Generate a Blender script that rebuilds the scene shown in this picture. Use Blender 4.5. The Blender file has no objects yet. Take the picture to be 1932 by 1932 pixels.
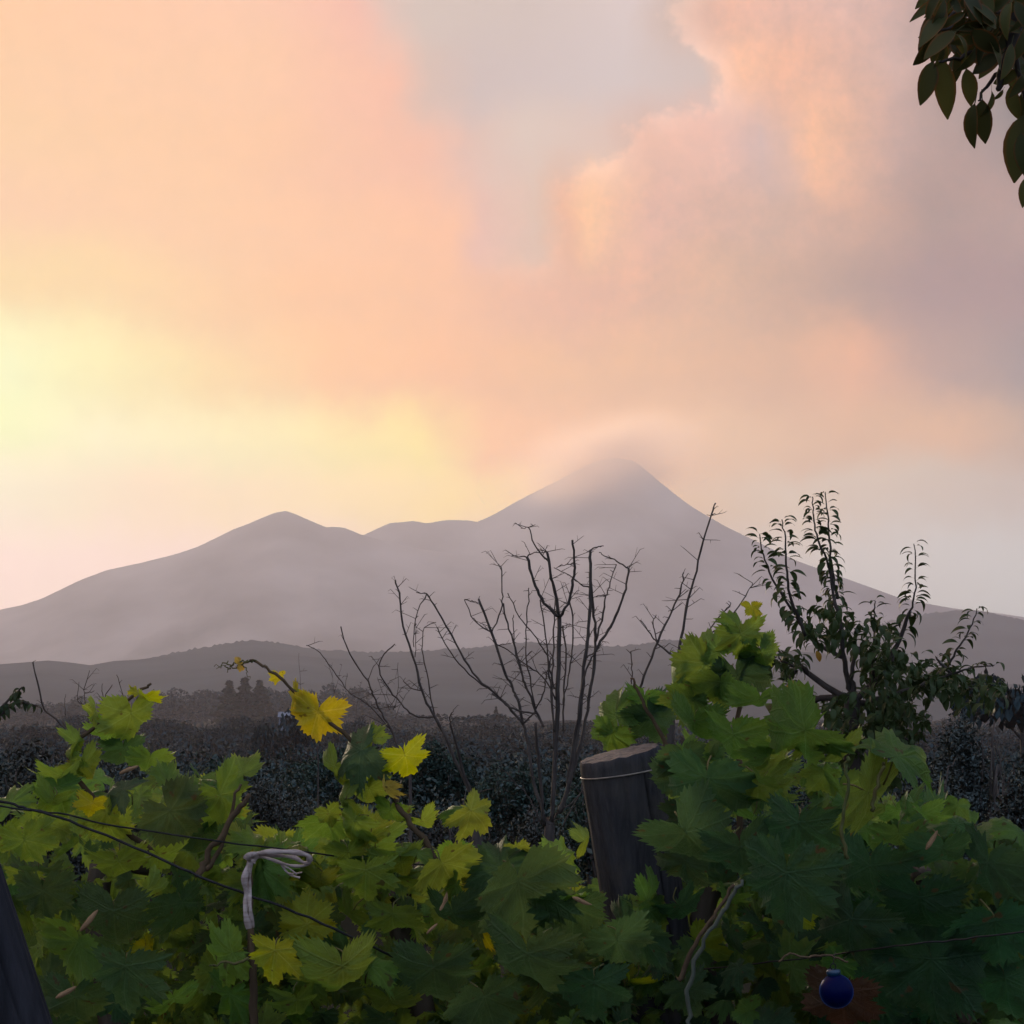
import bpy, bmesh, math, random
import numpy as np
from mathutils import Vector, Matrix, noise as mnoise
R = math.radians
rnd = random.Random(7)
sc = bpy.context.scene
col = sc.collection

# ------------------------------------------------------------------ camera
CAM = Vector((0.0, 0.0, 1.65)); PITCH = R(5.5); FOV = R(28.0)
cd = bpy.data.cameras.new('camera'); cam = bpy.data.objects.new('camera', cd); col.objects.link(cam)
cam.location = CAM; cam.rotation_euler = (math.pi/2 + PITCH, 0, 0)
cd.sensor_fit = 'HORIZONTAL'; cd.angle = FOV; cd.clip_start = 0.05; cd.clip_end = 60000
sc.camera = cam
FW = Vector((0, math.cos(PITCH), math.sin(PITCH))); UP = Vector((0, -math.sin(PITCH), math.cos(PITCH))); RT = Vector((1, 0, 0))
K = 2*math.tan(FOV/2)/1932.0            # photo measured on a 1932-unit square
def ray(x, y): return FW + RT*((x-966)*K) + UP*((966-y)*K)
def P(x, y, d): return CAM + ray(x, y)*d
def azel(x, y):
    v = ray(x, y).normalized()
    return math.degrees(math.atan2(v.x, v.y)), math.degrees(math.asin(v.z))

# ------------------------------------------------------------------ render settings
sc.view_settings.view_transform = 'Standard'; sc.view_settings.look = 'None'
sc.view_settings.exposure = 0.0; sc.view_settings.gamma = 1.0; sc.view_settings.use_curve_mapping = False
sc.render.engine = 'CYCLES'
cy = sc.cycles
cy.max_bounces = 6; cy.diffuse_bounces = 3; cy.glossy_bounces = 1; cy.transmission_bounces = 4
cy.use_adaptive_sampling = True; cy.adaptive_threshold = .02
cy.volume_bounces = 2; cy.transparent_max_bounces = 8; cy.use_denoising = True
cy.volume_step_rate = 2.0; cy.volume_max_steps = 128; cy.sample_clamp_indirect = 4.0
cy.caustics_reflective = False; cy.caustics_refractive = False

# ------------------------------------------------------------------ sky
def lin(c):
    return tuple(((v/255.0)/12.92 if v <= 10.3 else (((v/255.0)+0.055)/1.055)**2.4) for v in c)
# the western sky read in rows of equal height: y: [(x, colour, cloud cover)], x and y on the photo's 1932-unit square
SKY = {
 0:   [(0,(255,208,172),1),(450,(255,205,176),1),(640,(250,198,178),.9),(720,(232,198,184),-.2),(800,(218,198,188),-1),(1000,(216,197,190),-1),(1200,(220,200,194),-1),(1290,(232,196,180),0),(1400,(240,190,170),1),(1600,(222,184,172),1),(1930,(205,175,168),1)],
 150: [(0,(255,210,174),1),(450,(255,206,174),1),(720,(250,197,175),.8),(800,(225,195,182),-.5),(900,(214,194,188),-1),(1200,(216,198,194),-1),(1340,(222,194,182),-.5),(1420,(245,194,168),1),(1500,(238,188,165),1),(1700,(210,177,168),1),(1930,(198,168,164),1)],
 280: [(0,(255,212,176),1),(500,(255,205,172),1),(780,(247,196,174),.8),(880,(232,196,182),-.3),(1000,(224,200,188),-1),(1150,(226,196,182),-.5),(1230,(236,192,174),.3),(1340,(236,192,176),.8),(1430,(218,187,178),.25),(1480,(226,188,172),.6),(1540,(245,192,164),1),(1700,(200,170,162),1),(1930,(192,164,160),1)],
 420: [(0,(255,214,178),1),(400,(255,208,174),1),(830,(252,200,172),.8),(900,(240,196,178),0),(1000,(228,196,180),-.5),(1070,(240,192,168),.5),(1120,(250,200,168),1),(1250,(228,186,170),1),(1450,(214,180,166),1),(1600,(210,174,160),1),(1750,(186,160,154),1),(1930,(186,160,156),1)],
 560: [(0,(255,226,182),1),(300,(255,216,176),1),(600,(255,204,170),1),(850,(250,199,170),1),(1000,(238,192,170),.8),(1150,(232,188,168),1),(1400,(218,182,164),1),(1600,(198,168,157),1),(1750,(184,158,152),1),(1930,(182,156,152),1)],
 720: [(0,(255,249,202),1),(120,(255,243,196),1),(400,(255,222,180),1),(650,(254,206,168),1),(850,(250,201,166),1),(1050,(241,196,167),1),(1300,(232,191,166),1),(1500,(224,185,162),1),(1620,(229,184,158),1),(1750,(206,174,158),1),(1930,(184,157,151),1)],
 850: [(0,(255,245,206),1),(200,(255,238,204),1),(550,(255,233,190),1),(800,(255,226,172),1),(930,(252,204,156),1),(1060,(242,190,156),1),(1200,(236,190,164),1),(1400,(229,194,172),1),(1650,(221,188,168),1),(1800,(220,186,165),1),(1930,(206,180,167),1)],
 930: [(0,(255,236,210),1),(300,(255,226,200),1),(600,(255,226,190),1),(850,(255,222,165),1),(1000,(248,202,162),1),(1300,(226,194,174),1),(1500,(214,192,178),1),(1930,(205,187,180),1)],
 1080:[(0,(255,225,212),1),(400,(253,216,200),1),(800,(250,210,185),1),(1200,(215,190,178),1),(1600,(208,194,188),1),(1930,(203,194,192),1)],
}
RAD = {}   # calibrated linear radiance, same layout
#RAD_BEGIN
RAD = {
 0: [(1.181,0.577,0.216), (1.123,0.560,0.291), (1.059,0.456,0.312), (0.746,0.498,0.407), (0.658,0.527,0.451), (0.653,0.527,0.472), (0.784,0.635,0.604), (0.667,0.451,0.354), (0.929,0.413,0.230), (0.884,0.465,0.348), (0.020,0.020,0.048)],
 150: [(1.100,0.575,0.209), (1.170,0.577,0.248), (1.115,0.459,0.257), (0.703,0.460,0.364), (0.608,0.484,0.461), (0.707,0.595,0.577), (0.687,0.522,0.458), (1.335,0.589,0.255), (1.118,0.460,0.200), (0.609,0.343,0.272), (0.020,0.020,0.020)],
 280: [(1.108,0.598,0.191), (1.186,0.552,0.194), (1.144,0.462,0.233), (0.866,0.474,0.349), (0.814,0.613,0.497), (0.847,0.557,0.432), (0.824,0.399,0.246), (1.040,0.487,0.320), (0.538,0.341,0.309), (0.790,0.410,0.268), (1.311,0.540,0.173), (0.499,0.248,0.176), (0.020,0.020,0.026)],
 420: [(1.124,0.580,0.211), (1.226,0.597,0.176), (1.350,0.534,0.164), (0.965,0.444,0.306), (0.885,0.541,0.357), (0.912,0.347,0.102), (1.415,0.626,0.161), (0.903,0.378,0.213), (0.685,0.332,0.175), (0.686,0.271,0.099), (0.235,0.080,0.036), (0.342,0.137,0.086)],
 560: [(1.195,0.812,0.152), (1.308,0.765,0.145), (1.383,0.573,0.085), (1.362,0.529,0.117), (1.103,0.414,0.135), (1.098,0.396,0.130), (0.859,0.367,0.095), (0.312,0.103,0.020), (0.196,0.020,0.020), (0.189,0.020,0.020)],
 720: [(1.428,1.768,0.683), (1.495,1.624,0.493), (1.560,1.147,0.191), (1.696,0.692,0.020), (1.638,0.581,0.020), (1.421,0.551,0.023), (1.297,0.516,0.047), (1.052,0.398,0.020), (1.361,0.441,0.020), (0.437,0.132,0.020), (0.075,0.020,0.020)],
 850: [(1.761,2.242,0.720), (2.072,2.104,0.918), (2.118,1.868,0.440), (2.326,1.800,0.020), (2.356,0.894,0.020), (2.087,0.775,0.057), (1.909,0.789,0.108), (1.700,0.847,0.191), (1.345,0.553,0.020), (1.463,0.583,0.020), (0.748,0.345,0.020)],
 930: [(2.501,2.494,1.311), (2.629,1.933,0.878), (2.866,2.075,0.521), (3.041,1.995,0.020), (2.719,1.460,0.091), (1.913,1.056,0.276), (1.646,1.202,0.606), (1.003,0.763,0.452)],
 1080: [(3.044,2.195,1.802), (2.882,1.986,1.567), (2.655,1.849,1.305), (1.781,1.466,1.187), (1.555,1.524,1.328), (1.395,1.513,1.382)],
}
#RAD_END
SKY_TOP = 9.0
def build_world():
    w = bpy.data.worlds.new('World'); sc.world = w; w.use_nodes = True
    nt = w.node_tree; nt.nodes.clear(); N = nt.nodes; L = nt.links
    def M(op, a, b=None, clamp=False):
        n = N.new('ShaderNodeMath'); n.operation = op; n.use_clamp = clamp
        for i, v in enumerate((a, b)):
            if v is None: continue
            if isinstance(v, (int, float)): n.inputs[i].default_value = v
            else: L.new(v, n.inputs[i])
        return n.outputs[0]
    def V(op, a, b=None):
        n = N.new('ShaderNodeVectorMath'); n.operation = op
        for i, v in enumerate((a, b)):
            if v is None: continue
            if isinstance(v, (tuple, list, Vector)): n.inputs[i].default_value = tuple(v)
            elif isinstance(v, (int, float)): n.inputs['Scale'].default_value = v
            else: L.new(v, n.inputs['Scale'] if (op == 'SCALE' and i == 1) else n.inputs[i])
        return n.outputs['Value'] if op in ('DOT_PRODUCT', 'LENGTH', 'DISTANCE') else n.outputs[0]
    def sm(v, a, b, c=0.0, d=1.0, kind='SMOOTHSTEP'):
        n = N.new('ShaderNodeMapRange'); n.interpolation_type = kind; L.new(v, n.inputs[0])
        for i, x in enumerate((a, b, c, d)): n.inputs[i+1].default_value = x
        return n.outputs[0]
    def mix(f, a, b):
        n = N.new('ShaderNodeMix'); n.data_type = 'RGBA'
        L.new(f, n.inputs[0])
        for s, v in ((6, a), (7, b)):
            if isinstance(v, (tuple, list)): n.inputs[s].default_value = (*v[:3], 1)
            else: L.new(v, n.inputs[s])
        return n.outputs[2]
    tc = N.new('ShaderNodeTexCoord'); d0 = V('NORMALIZE', tc.outputs['Generated'])
    def nz(scale, detail, rough, off=(0,0,0)):
        n = N.new('ShaderNodeTexNoise'); n.inputs['Scale'].default_value = scale; n.inputs['Detail'].default_value = detail; n.inputs['Roughness'].default_value = rough
        L.new(V('ADD', d0, off), n.inputs['Vector']); return n
    wa = nz(9, 5, .6)
    d = V('NORMALIZE', V('ADD', d0, V('SCALE', V('SUBTRACT', wa.outputs['Color'], (.5,.5,.5)), .060)))
    sp = N.new('ShaderNodeSeparateXYZ'); L.new(d, sp.inputs[0])
    az = M('ARCTAN2', sp.outputs[0], sp.outputs[1]); el = M('ARCSINE', sp.outputs[2])
    A0, A1 = R(-16.0), R(16.0)
    u = sm(az, A0, A1, 0, 1, 'LINEAR')
    rows = []
    for y in sorted(SKY):
        cr = N.new('ShaderNodeValToRGB'); e = cr.color_ramp.elements; L.new(u, cr.inputs[0])
        st = SKY[y]; rad = RAD.get(y) or [lin(c) for _, c, _ in st]
        for i, ((x, c, m), r) in enumerate(zip(st, rad)):
            pos = (R(azel(x, y)[0])-A0)/(A1-A0)
            q = e[0] if i == 0 else (e[1] if i == 1 and len(e) > 1 else e.new(pos)); q.position = pos
            q.color = (r[0]/SKY_TOP, r[1]/SKY_TOP, r[2]/SKY_TOP, m*.5+.5)
        rows.append((R(azel(966, y)[1]), cr.outputs['Color'], cr.outputs['Alpha']))
    cc, al = rows[0][1], rows[0][2]
    for i in range(1, len(rows)):
        f = sm(el, rows[i-1][0], rows[i][0]); cc = mix(f, cc, rows[i][1])
        n = N.new('ShaderNodeMix'); L.new(f, n.inputs[0]); L.new(al, n.inputs[2]); L.new(rows[i][2], n.inputs[3]); al = n.outputs[0]
    cn = nz(34, 6, .66, (1.7,.3,.9))
    cf = nz(85, 5, .65, (4.2,1.3,.2))
    ff = M('ADD', M('MULTIPLY', M('SUBTRACT', al, .5), 2.0), M('ADD', M('MULTIPLY', M('SUBTRACT', cn.outputs['Fac'], .5), 1.7), M('MULTIPLY', M('SUBTRACT', cf.outputs['Fac'], .5), .5)))
    east = sm(az, R(-2.5), R(3.5))                       # the cloud bank on the left has soft edges, the cumulus on the right crisp ones
    soft = M('ADD', .95, M('MULTIPLY', east, -.80))
    mask = M('ADD', .5, M('DIVIDE', ff, M('MULTIPLY', soft, 2.0)), True)
    rim = M('MULTIPLY', M('MULTIPLY', mask, sm(ff, .85, .15)), M('ADD', .15, M('MULTIPLY', east, .85)))
    fluff = M('ADD', M('MULTIPLY', M('SUBTRACT', cn.outputs['Fac'], .5), .34), M('MULTIPLY', M('SUBTRACT', cf.outputs['Fac'], .5), .34))
    amp = M('MULTIPLY', mask, M('ADD', .35, M('MULTIPLY', M('MULTIPLY', east, sm(el, R(8), R(13))), 1.3)))
    k = M('ADD', M('ADD', 1.0, M('MULTIPLY', fluff, amp)), M('SUBTRACT', M('MULTIPLY', rim, RIM), M('MULTIPLY', M('SUBTRACT', 1.0, mask), .05)))
    warm = M('MULTIPLY', M('SUBTRACT', k, 1.0), .2)
    cb = N.new('ShaderNodeCombineXYZ'); L.new(M('ADD', 1.0, warm), cb.inputs[0]); cb.inputs[1].default_value = 1.0; L.new(M('SUBTRACT', 1.0, warm), cb.inputs[2])
    frontc = V('SCALE', V('MULTIPLY', V('SCALE', cc, k), cb.outputs[0]), SKY_TOP)
    # away from the sunset a bluish sky, brightened to light the foreground
    sd = ray(-60, 740).normalized()
    wf = sm(V('DOT_PRODUCT', d0, sd), math.cos(R(105)), math.cos(R(36)))
    rear = V('SCALE', REAR, M('ADD', .75, M('MULTIPLY', wa.outputs['Fac'], .5)))
    full = mix(wf, rear, frontc)
    # a touch of the clear-air sky model underneath
    st = N.new('ShaderNodeTexSky'); st.sky_type = 'NISHITA'; st.sun_disc = False
    st.sun_elevation = R(8.5); st.sun_rotation = R(-15.5); st.air_density = 1.0; st.dust_density = 4.0; st.ozone_density = 1.0
    full = V('ADD', full, V('SCALE', st.outputs[0], 0.004))
    bg = N.new('ShaderNodeBackground'); L.new(full, bg.inputs['Color']); bg.inputs['Strength'].default_value = 1.0
    out = N.new('ShaderNodeOutputWorld'); L.new(bg.outputs[0], out.inputs['Surface'])
    w.cycles.sampling_method = 'MANUAL'; w.cycles.sample_map_resolution = 512
REAR = (.80, 1.0, 1.36); RIM = .24
build_world()

# ------------------------------------------------------------------ sun (veiled by cloud and haze)
sl = bpy.data.lights.new('sun', 'SUN'); sl.energy = 4.4; sl.angle = R(14); sl.color = (1.0, .80, .58)
so = bpy.data.objects.new('sun', sl); col.objects.link(so)
sun_dir = Vector((math.sin(R(-15.5))*math.cos(R(9)), math.cos(R(-15.5))*math.cos(R(9)), math.sin(R(9))))
so.rotation_euler = (-sun_dir).to_track_quat('-Z', 'Y').to_euler()

# ------------------------------------------------------------------ helpers
def tag(o, label=None, cat=None, group=None, kind=None):
    if label: o['label'] = label
    if cat: o['category'] = cat
    if group: o['group'] = group
    if kind: o['kind'] = kind
    return o
def link(o, parent=None):
    col.objects.link(o)
    if parent is not None: o.parent = parent
    return o
def empty(name, loc=(0,0,0)):
    o = bpy.data.objects.new(name, None); o.location = loc; o.empty_display_size = .1
    return link(o)
def mesh(name, vs, fs, mats, smooth=False, midx=None):
    me = bpy.data.meshes.new(name); me.from_pydata([tuple(v) for v in vs], [], fs); 
    for m in (mats if isinstance(mats, (list, tuple)) else [mats]): me.materials.append(m)
    if smooth: me.polygons.foreach_set('use_smooth', [True]*len(me.polygons))
    if midx is not None: me.polygons.foreach_set('material_index', midx)
    me.update(); return me
def obj(name, me, parent=None, base=None):
    o = bpy.data.objects.new(name, me); link(o, parent)
    if base is not None: o.location = base
    return o
class MB:
    def __init__(s): s.v = []; s.f = []
    def tube(s, pts, rad, n=6, cap=True):
        pts = [Vector(p) for p in pts]
        if isinstance(rad, (int, float)): rad = [rad]*len(pts)
        base = len(s.v); ref = None
        for i, p in enumerate(pts):
            t = (pts[min(i+1, len(pts)-1)] - pts[max(i-1, 0)]).normalized()
            if ref is None:
                ref = t.orthogonal().normalized()
            ref = (ref - t*ref.dot(t)).normalized(); b = t.cross(ref)
            for k in range(n):
                a = 2*math.pi*k/n
                s.v.append(p + (ref*math.cos(a) + b*math.sin(a))*rad[i])
        for i in range(len(pts)-1):
            for k in range(n):
                k2 = (k+1) % n
                s.f.append((base+i*n+k, base+i*n+k2, base+(i+1)*n+k2, base+(i+1)*n+k))
        if cap:
            s.f.append(tuple(base+k for k in reversed(range(n))))
            e = base+(len(pts)-1)*n; s.f.append(tuple(e+k for k in range(n)))
        return s
    def quad(s, a, b, c, d):
        i = len(s.v); s.v += [a, b, c, d]; s.f.append((i, i+1, i+2, i+3)); return s
    def box(s, lo, hi):
        x0,y0,z0 = lo; x1,y1,z1 = hi; i = len(s.v)
        s.v += [Vector(p) for p in ((x0,y0,z0),(x1,y0,z0),(x1,y1,z0),(x0,y1,z0),(x0,y0,z1),(x1,y0,z1),(x1,y1,z1),(x0,y1,z1))]
        for q in ((0,3,2,1),(4,5,6,7),(0,1,5,4),(1,2,6,5),(2,3,7,6),(3,0,4,7)): s.f.append(tuple(i+k for k in q))
        return s
    def build(s, name, mat, parent=None, smooth=True, base=None):
        b = Vector(base) if base is not None else Vector((0,0,0))
        return obj(name, mesh(name, [Vector(v)-b for v in s.v], s.f, mat, smooth), parent, base)
def smooth_path(pts, k=4, jit=0.0, rg=rnd):
    pts = [Vector(p) for p in pts]
    if len(pts) < 3:
        out = [pts[0].lerp(pts[-1], i/k) for i in range(k+1)]
    else:
        out = []
        for i in range(len(pts)-1):
            p0 = pts[max(i-1,0)]; p1 = pts[i]; p2 = pts[i+1]; p3 = pts[min(i+2,len(pts)-1)]
            for j in range(k):
                t = j/k
                out.append(.5*((2*p1)+(p2-p0)*t+(2*p0-5*p1+4*p2-p3)*t*t+(3*p1-p0-3*p2+p3)*t**3))
        out.append(pts[-1])
    if jit:
        for p in out[1:-1]: p += Vector((rg.uniform(-1,1), rg.uniform(-1,1), rg.uniform(-1,1)))*jit
    return out
def taper(n, a, b): return [a+(b-a)*i/max(1,n-1) for i in range(n)]
def fbm(x, y, s, oct=4):
    v = 0; a = 1
    for i in range(oct):
        v += a*mnoise.noise(Vector((x*s, y*s, 3.1+i))); a *= .5; s *= 2
    return v

def leaf_cloud(name, c, size, mat, parent=None, asp=.45, seed=0, nrm=None):
    """c: (n,3) centres, size: (n,) half lengths; one diamond-shaped leaf per centre, random attitude"""
    g = np.random.default_rng(seed); n = len(c)
    u = g.normal(size=(n,3)); u /= np.linalg.norm(u, axis=1)[:,None]; w = np.cross(u, g.normal(size=(n,3))); w /= np.linalg.norm(w, axis=1)[:,None]
    p1 = u*size[:,None]; p2 = w*size[:,None]*asp
    v = np.stack([c-p1, c-p2, c+p1, c+p2], 1).reshape(-1,3).astype(np.float32)
    me = bpy.data.meshes.new(name); me.vertices.add(n*4); me.vertices.foreach_set('co', v.ravel()); me.loops.add(n*4); me.loops.foreach_set('vertex_index', np.arange(n*4, dtype=np.int32))
    me.polygons.add(n); me.polygons.foreach_set('loop_start', np.arange(0, n*4, 4, dtype=np.int32)); me.update(calc_edges=True); me.materials.append(mat)
    if nrm is not None:
        nn = nrm+g.normal(size=(n,3))*.35; nn /= np.linalg.norm(nn, axis=1)[:,None]; me.polygons.foreach_set('use_smooth', np.ones(n, dtype=bool)); me.normals_split_custom_set_from_vertices(np.repeat(nn, 4, 0).tolist())
    return obj(name, me, parent)
# ------------------------------------------------------------------ materials
def newmat(name):
    m = bpy.data.materials.new(name); m.use_nodes = True; nt = m.node_tree; nt.nodes.clear(); return m, nt.nodes, nt.links
def simple(name, c1, c2, scale=4.0, rough=.85, spec=.2, detail=6, bump=0.0, stretch=(1,1,1), coord='Object', spread=.25):
    m, N, L = newmat(name)
    tc = N.new('ShaderNodeTexCoord'); mp = N.new('ShaderNodeMapping'); mp.inputs['Scale'].default_value = stretch
    L.new(tc.outputs[coord], mp.inputs[0])
    nz = N.new('ShaderNodeTexNoise'); nz.inputs['Scale'].default_value = scale; nz.inputs['Detail'].default_value = detail; L.new(mp.outputs[0], nz.inputs['Vector'])
    cr = N.new('ShaderNodeValToRGB'); cr.color_ramp.elements[0].position = .5-spread; cr.color_ramp.elements[1].position = .5+spread
    cr.color_ramp.elements[0].color = (*c1, 1); cr.color_ramp.elements[1].color = (*c2, 1); L.new(nz.outputs['Fac'], cr.inputs[0])
    b = N.new('ShaderNodeBsdfPrincipled'); b.inputs['Roughness'].default_value = rough; b.inputs['Specular IOR Level'].default_value = spec
    L.new(cr.outputs[0], b.inputs['Base Color'])
    if bump:
        bp = N.new('ShaderNodeBump'); bp.inputs['Strength'].default_value = bump; bp.inputs['Distance'].default_value = .01; L.new(nz.outputs['Fac'], bp.inputs['Height']); L.new(bp.outputs[0], b.inputs['Normal'])
    o = N.new('ShaderNodeOutputMaterial'); L.new(b.outputs[0], o.inputs[0]); return m
def foliage(name, c1, c2, trans=.25, scale=3.0):
    m, N, L = newmat(name)
    g = N.new('ShaderNodeNewGeometry'); tc = N.new('ShaderNodeTexCoord')
    nz = N.new('ShaderNodeTexNoise'); nz.inputs['Scale'].default_value = scale; L.new(tc.outputs['Object'], nz.inputs['Vector'])
    ad = N.new('ShaderNodeMath'); ad.operation = 'MULTIPLY_ADD'; L.new(g.outputs['Random Per Island'], ad.inputs[0]); ad.inputs[1].default_value = .22
    L.new(nz.outputs['Fac'], ad.inputs[2])
    cr = N.new('ShaderNodeValToRGB'); cr.color_ramp.elements[0].position = .38; cr.color_ramp.elements[1].position = .84
    cr.color_ramp.elements[0].color = (*c1, 1); cr.color_ramp.elements[1].color = (*c2, 1); L.new(ad.outputs[0], cr.inputs[0])
    b = N.new('ShaderNodeBsdfPrincipled'); b.inputs['Roughness'].default_value = .8; b.inputs['Specular IOR Level'].default_value = .06; L.new(cr.outputs[0], b.inputs['Base Color'])
    t = N.new('ShaderNodeBsdfTranslucent'); L.new(cr.outputs[0], t.inputs['Color'])
    mx = N.new('ShaderNodeMixShader'); mx.inputs[0].default_value = trans; L.new(b.outputs[0], mx.inputs[1]); L.new(t.outputs[0], mx.inputs[2])
    o = N.new('ShaderNodeOutputMaterial'); L.new(mx.outputs[0], o.inputs[0]); return m

def vine_leaf_mat():
    m, N, L = newmat('vine_leaf')
    def MA(op, a, b=None, clamp=False):
        n = N.new('ShaderNodeMath'); n.operation = op; n.use_clamp = clamp
        for i, v in enumerate((a, b)):
            if v is None: continue
            if isinstance(v, (int, float)): n.inputs[i].default_value = v
            else: L.new(v, n.inputs[i])
        return n.outputs[0]
    def mix(f, a, b):
        n = N.new('ShaderNodeMix'); n.data_type = 'RGBA'
        if isinstance(f, (int, float)): n.inputs[0].default_value = f
        else: L.new(f, n.inputs[0])
        for s, v in ((6, a), (7, b)):
            if isinstance(v, tuple): n.inputs[s].default_value = (*v, 1)
            else: L.new(v, n.inputs[s])
        return n.outputs[2]
    def mr(v, a, b, c=0.0, d=1.0):
        n = N.new('ShaderNodeMapRange'); n.interpolation_type = 'SMOOTHSTEP'; L.new(v, n.inputs[0])
        for i, x in enumerate((a, b, c, d)): n.inputs[i+1].default_value = x
        return n.outputs[0]
    tc = N.new('ShaderNodeTexCoord'); oi = N.new('ShaderNodeObjectInfo')
    uv = N.new('ShaderNodeVectorMath'); uv.operation = 'MULTIPLY_ADD'; L.new(tc.outputs['UV'], uv.inputs[0]); uv.inputs[1].default_value = (3,3,0); uv.inputs[2].default_value = (-1.5,-1.5,0)
    sp = N.new('ShaderNodeSeparateXYZ'); L.new(uv.outputs[0], sp.inputs[0])
    x, y = sp.outputs[0], sp.outputs[1]
    vein = None; second = None
    for a in (0, 50, -50, 104, -104):
        s, c = math.sin(R(a)), math.cos(R(a))
        al = MA('ADD', MA('MULTIPLY', x, s), MA('MULTIPLY', y, c)); pe = MA('ABSOLUTE', MA('SUBTRACT', MA('MULTIPLY', x, c), MA('MULTIPLY', y, s)))
        on = MA('GREATER_THAN', al, 0.0)
        v = MA('MULTIPLY', mr(pe, .022, .006), on)
        # secondary veins leave each main vein at a slant
        w = MA('ABSOLUTE', MA('SUBTRACT', MA('FRACT', MA('MULTIPLY', MA('SUBTRACT', al, MA('MULTIPLY', pe, .9)), 5.5)), .5))
        w = MA('MULTIPLY', MA('MULTIPLY', mr(w, .10, .02), on), mr(pe, .34, .22))
        vein = v if vein is None else MA('MAXIMUM', vein, v)
        second = w if second is None else MA('MAXIMUM', second, w)
    off = N.new('ShaderNodeVectorMath'); off.operation = 'MULTIPLY_ADD'; L.new(oi.outputs['Random'], off.inputs[0]); off.inputs[1].default_value = (37,53,11); L.new(uv.outputs[0], off.inputs[2])
    def nz(s, d=4, r=.6):
        n = N.new('ShaderNodeTexNoise'); n.inputs['Scale'].default_value = s; n.inputs['Detail'].default_value = d; n.inputs['Roughness'].default_value = r; L.new(off.outputs[0], n.inputs['Vector']); return n.outputs['Fac']
    n1 = nz(1.6); n2 = nz(9.0, 5, .65); n3 = nz(5.0, 2, .5)
    rad = MA('SQRT', MA('ADD', MA('MULTIPLY', x, x), MA('MULTIPLY', y, y)))
    base = oi.outputs['Color']
    hs = N.new('ShaderNodeHueSaturation'); L.new(base, hs.inputs['Color'])
    L.new(MA('ADD', .485, MA('MULTIPLY', oi.outputs['Random'], .03)), hs.inputs['Hue'])
    L.new(MA('ADD', .62, MA('MULTIPLY', n1, .76)), hs.inputs['Value'])
    c0 = hs.outputs[0]
    yel = N.new('ShaderNodeHueSaturation'); L.new(c0, yel.inputs['Color']); yel.inputs['Hue'].default_value = .465; yel.inputs['Value'].default_value = 1.35
    edge = MA('MULTIPLY', mr(MA('ADD', rad, MA('MULTIPLY', MA('SUBTRACT', n3, .5), .7)), .62, 1.05), .55)
    c1 = mix(edge, c0, yel.outputs[0])
    val = N.new('ShaderNodeHueSaturation'); L.new(c1, val.inputs['Color']); L.new(MA('ADD', .78, MA('MULTIPLY', n2, .44)), val.inputs['Value'])
    lt = N.new('ShaderNodeHueSaturation'); L.new(val.outputs[0], lt.inputs['Color']); lt.inputs['Saturation'].default_value = .85; lt.inputs['Value'].default_value = 1.8
    c2 = mix(MA('MULTIPLY', second, .10), val.outputs[0], lt.outputs[0])
    c3 = mix(MA('MULTIPLY', vein, .24), c2, lt.outputs[0])
    spots = MA('MULTIPLY', mr(nz(4.3, 2, .4), .68, .74), .75)
    c4 = mix(spots, c3, (.07,.045,.018))
    b = N.new('ShaderNodeBsdfPrincipled'); L.new(c4, b.inputs['Base Color']); b.inputs['Roughness'].default_value = .52; b.inputs['Specular IOR Level'].default_value = .28
    bp = N.new('ShaderNodeBump'); bp.inputs['Strength'].default_value = .55; bp.inputs['Distance'].default_value = .06
    hgt = MA('ADD', MA('MULTIPLY', n2, .5), MA('MULTIPLY', MA('MAXIMUM', vein, MA('MULTIPLY', second, .6)), -.5)); L.new(hgt, bp.inputs['Height']); L.new(bp.outputs[0], b.inputs['Normal'])
    t = N.new('ShaderNodeBsdfTranslucent')
    th = N.new('ShaderNodeHueSaturation'); L.new(c4, th.inputs['Color']); th.inputs['Hue'].default_value = .475; th.inputs['Saturation'].default_value = 1.1; th.inputs['Value'].default_value = 1.85
    L.new(th.outputs[0], t.inputs['Color'])
    mx = N.new('ShaderNodeMixShader'); mx.inputs[0].default_value = .48; L.new(b.outputs[0], mx.inputs[1]); L.new(t.outputs[0], mx.inputs[2])
    o = N.new('ShaderNodeOutputMaterial'); L.new(mx.outputs[0], o.inputs[0]); return m

M_leaf = vine_leaf_mat()
M_petiole = simple('petiole', (.05,.07,.02), (.11,.08,.03), 30)
M_cane = simple('vine_cane', (.045,.028,.016), (.10,.065,.035), 40, stretch=(1,1,.2), bump=.3)
M_greycane = simple('grey_cane', (.035,.042,.030), (.085,.092,.070), 40, stretch=(1,1,.2), bump=.3)
M_bark = simple('vine_bark', (.035,.026,.020), (.10,.075,.055), 25, stretch=(1,1,.15), bump=.9)
M_bare = simple('bare_bark', (.026,.021,.020), (.085,.068,.058), 30, stretch=(1,1,.3), bump=.3)
M_treebark = simple('tree_bark', (.025,.020,.018), (.065,.052,.045), 20, stretch=(1,1,.3), bump=.5)
M_dry = simple('dry_leaf', (.12,.065,.03), (.36,.22,.12), 30, rough=.8, bump=.4)
M_wire = simple('wire', (.008,.008,.009), (.022,.020,.020), 60, rough=.7, spec=.2)
M_galv = simple('galvanised_wire', (.10,.085,.07), (.30,.24,.19), 80, rough=.45, spec=.6)
M_tie = simple('tie_tape', (.20,.14,.12), (.50,.41,.38), 60, rough=.6, stretch=(1,1,4))
M_ground = simple('ground_earth', (.016,.016,.012), (.036,.034,.022), .35, detail=9, coord='Object', spec=0.0, rough=1.0)
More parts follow.
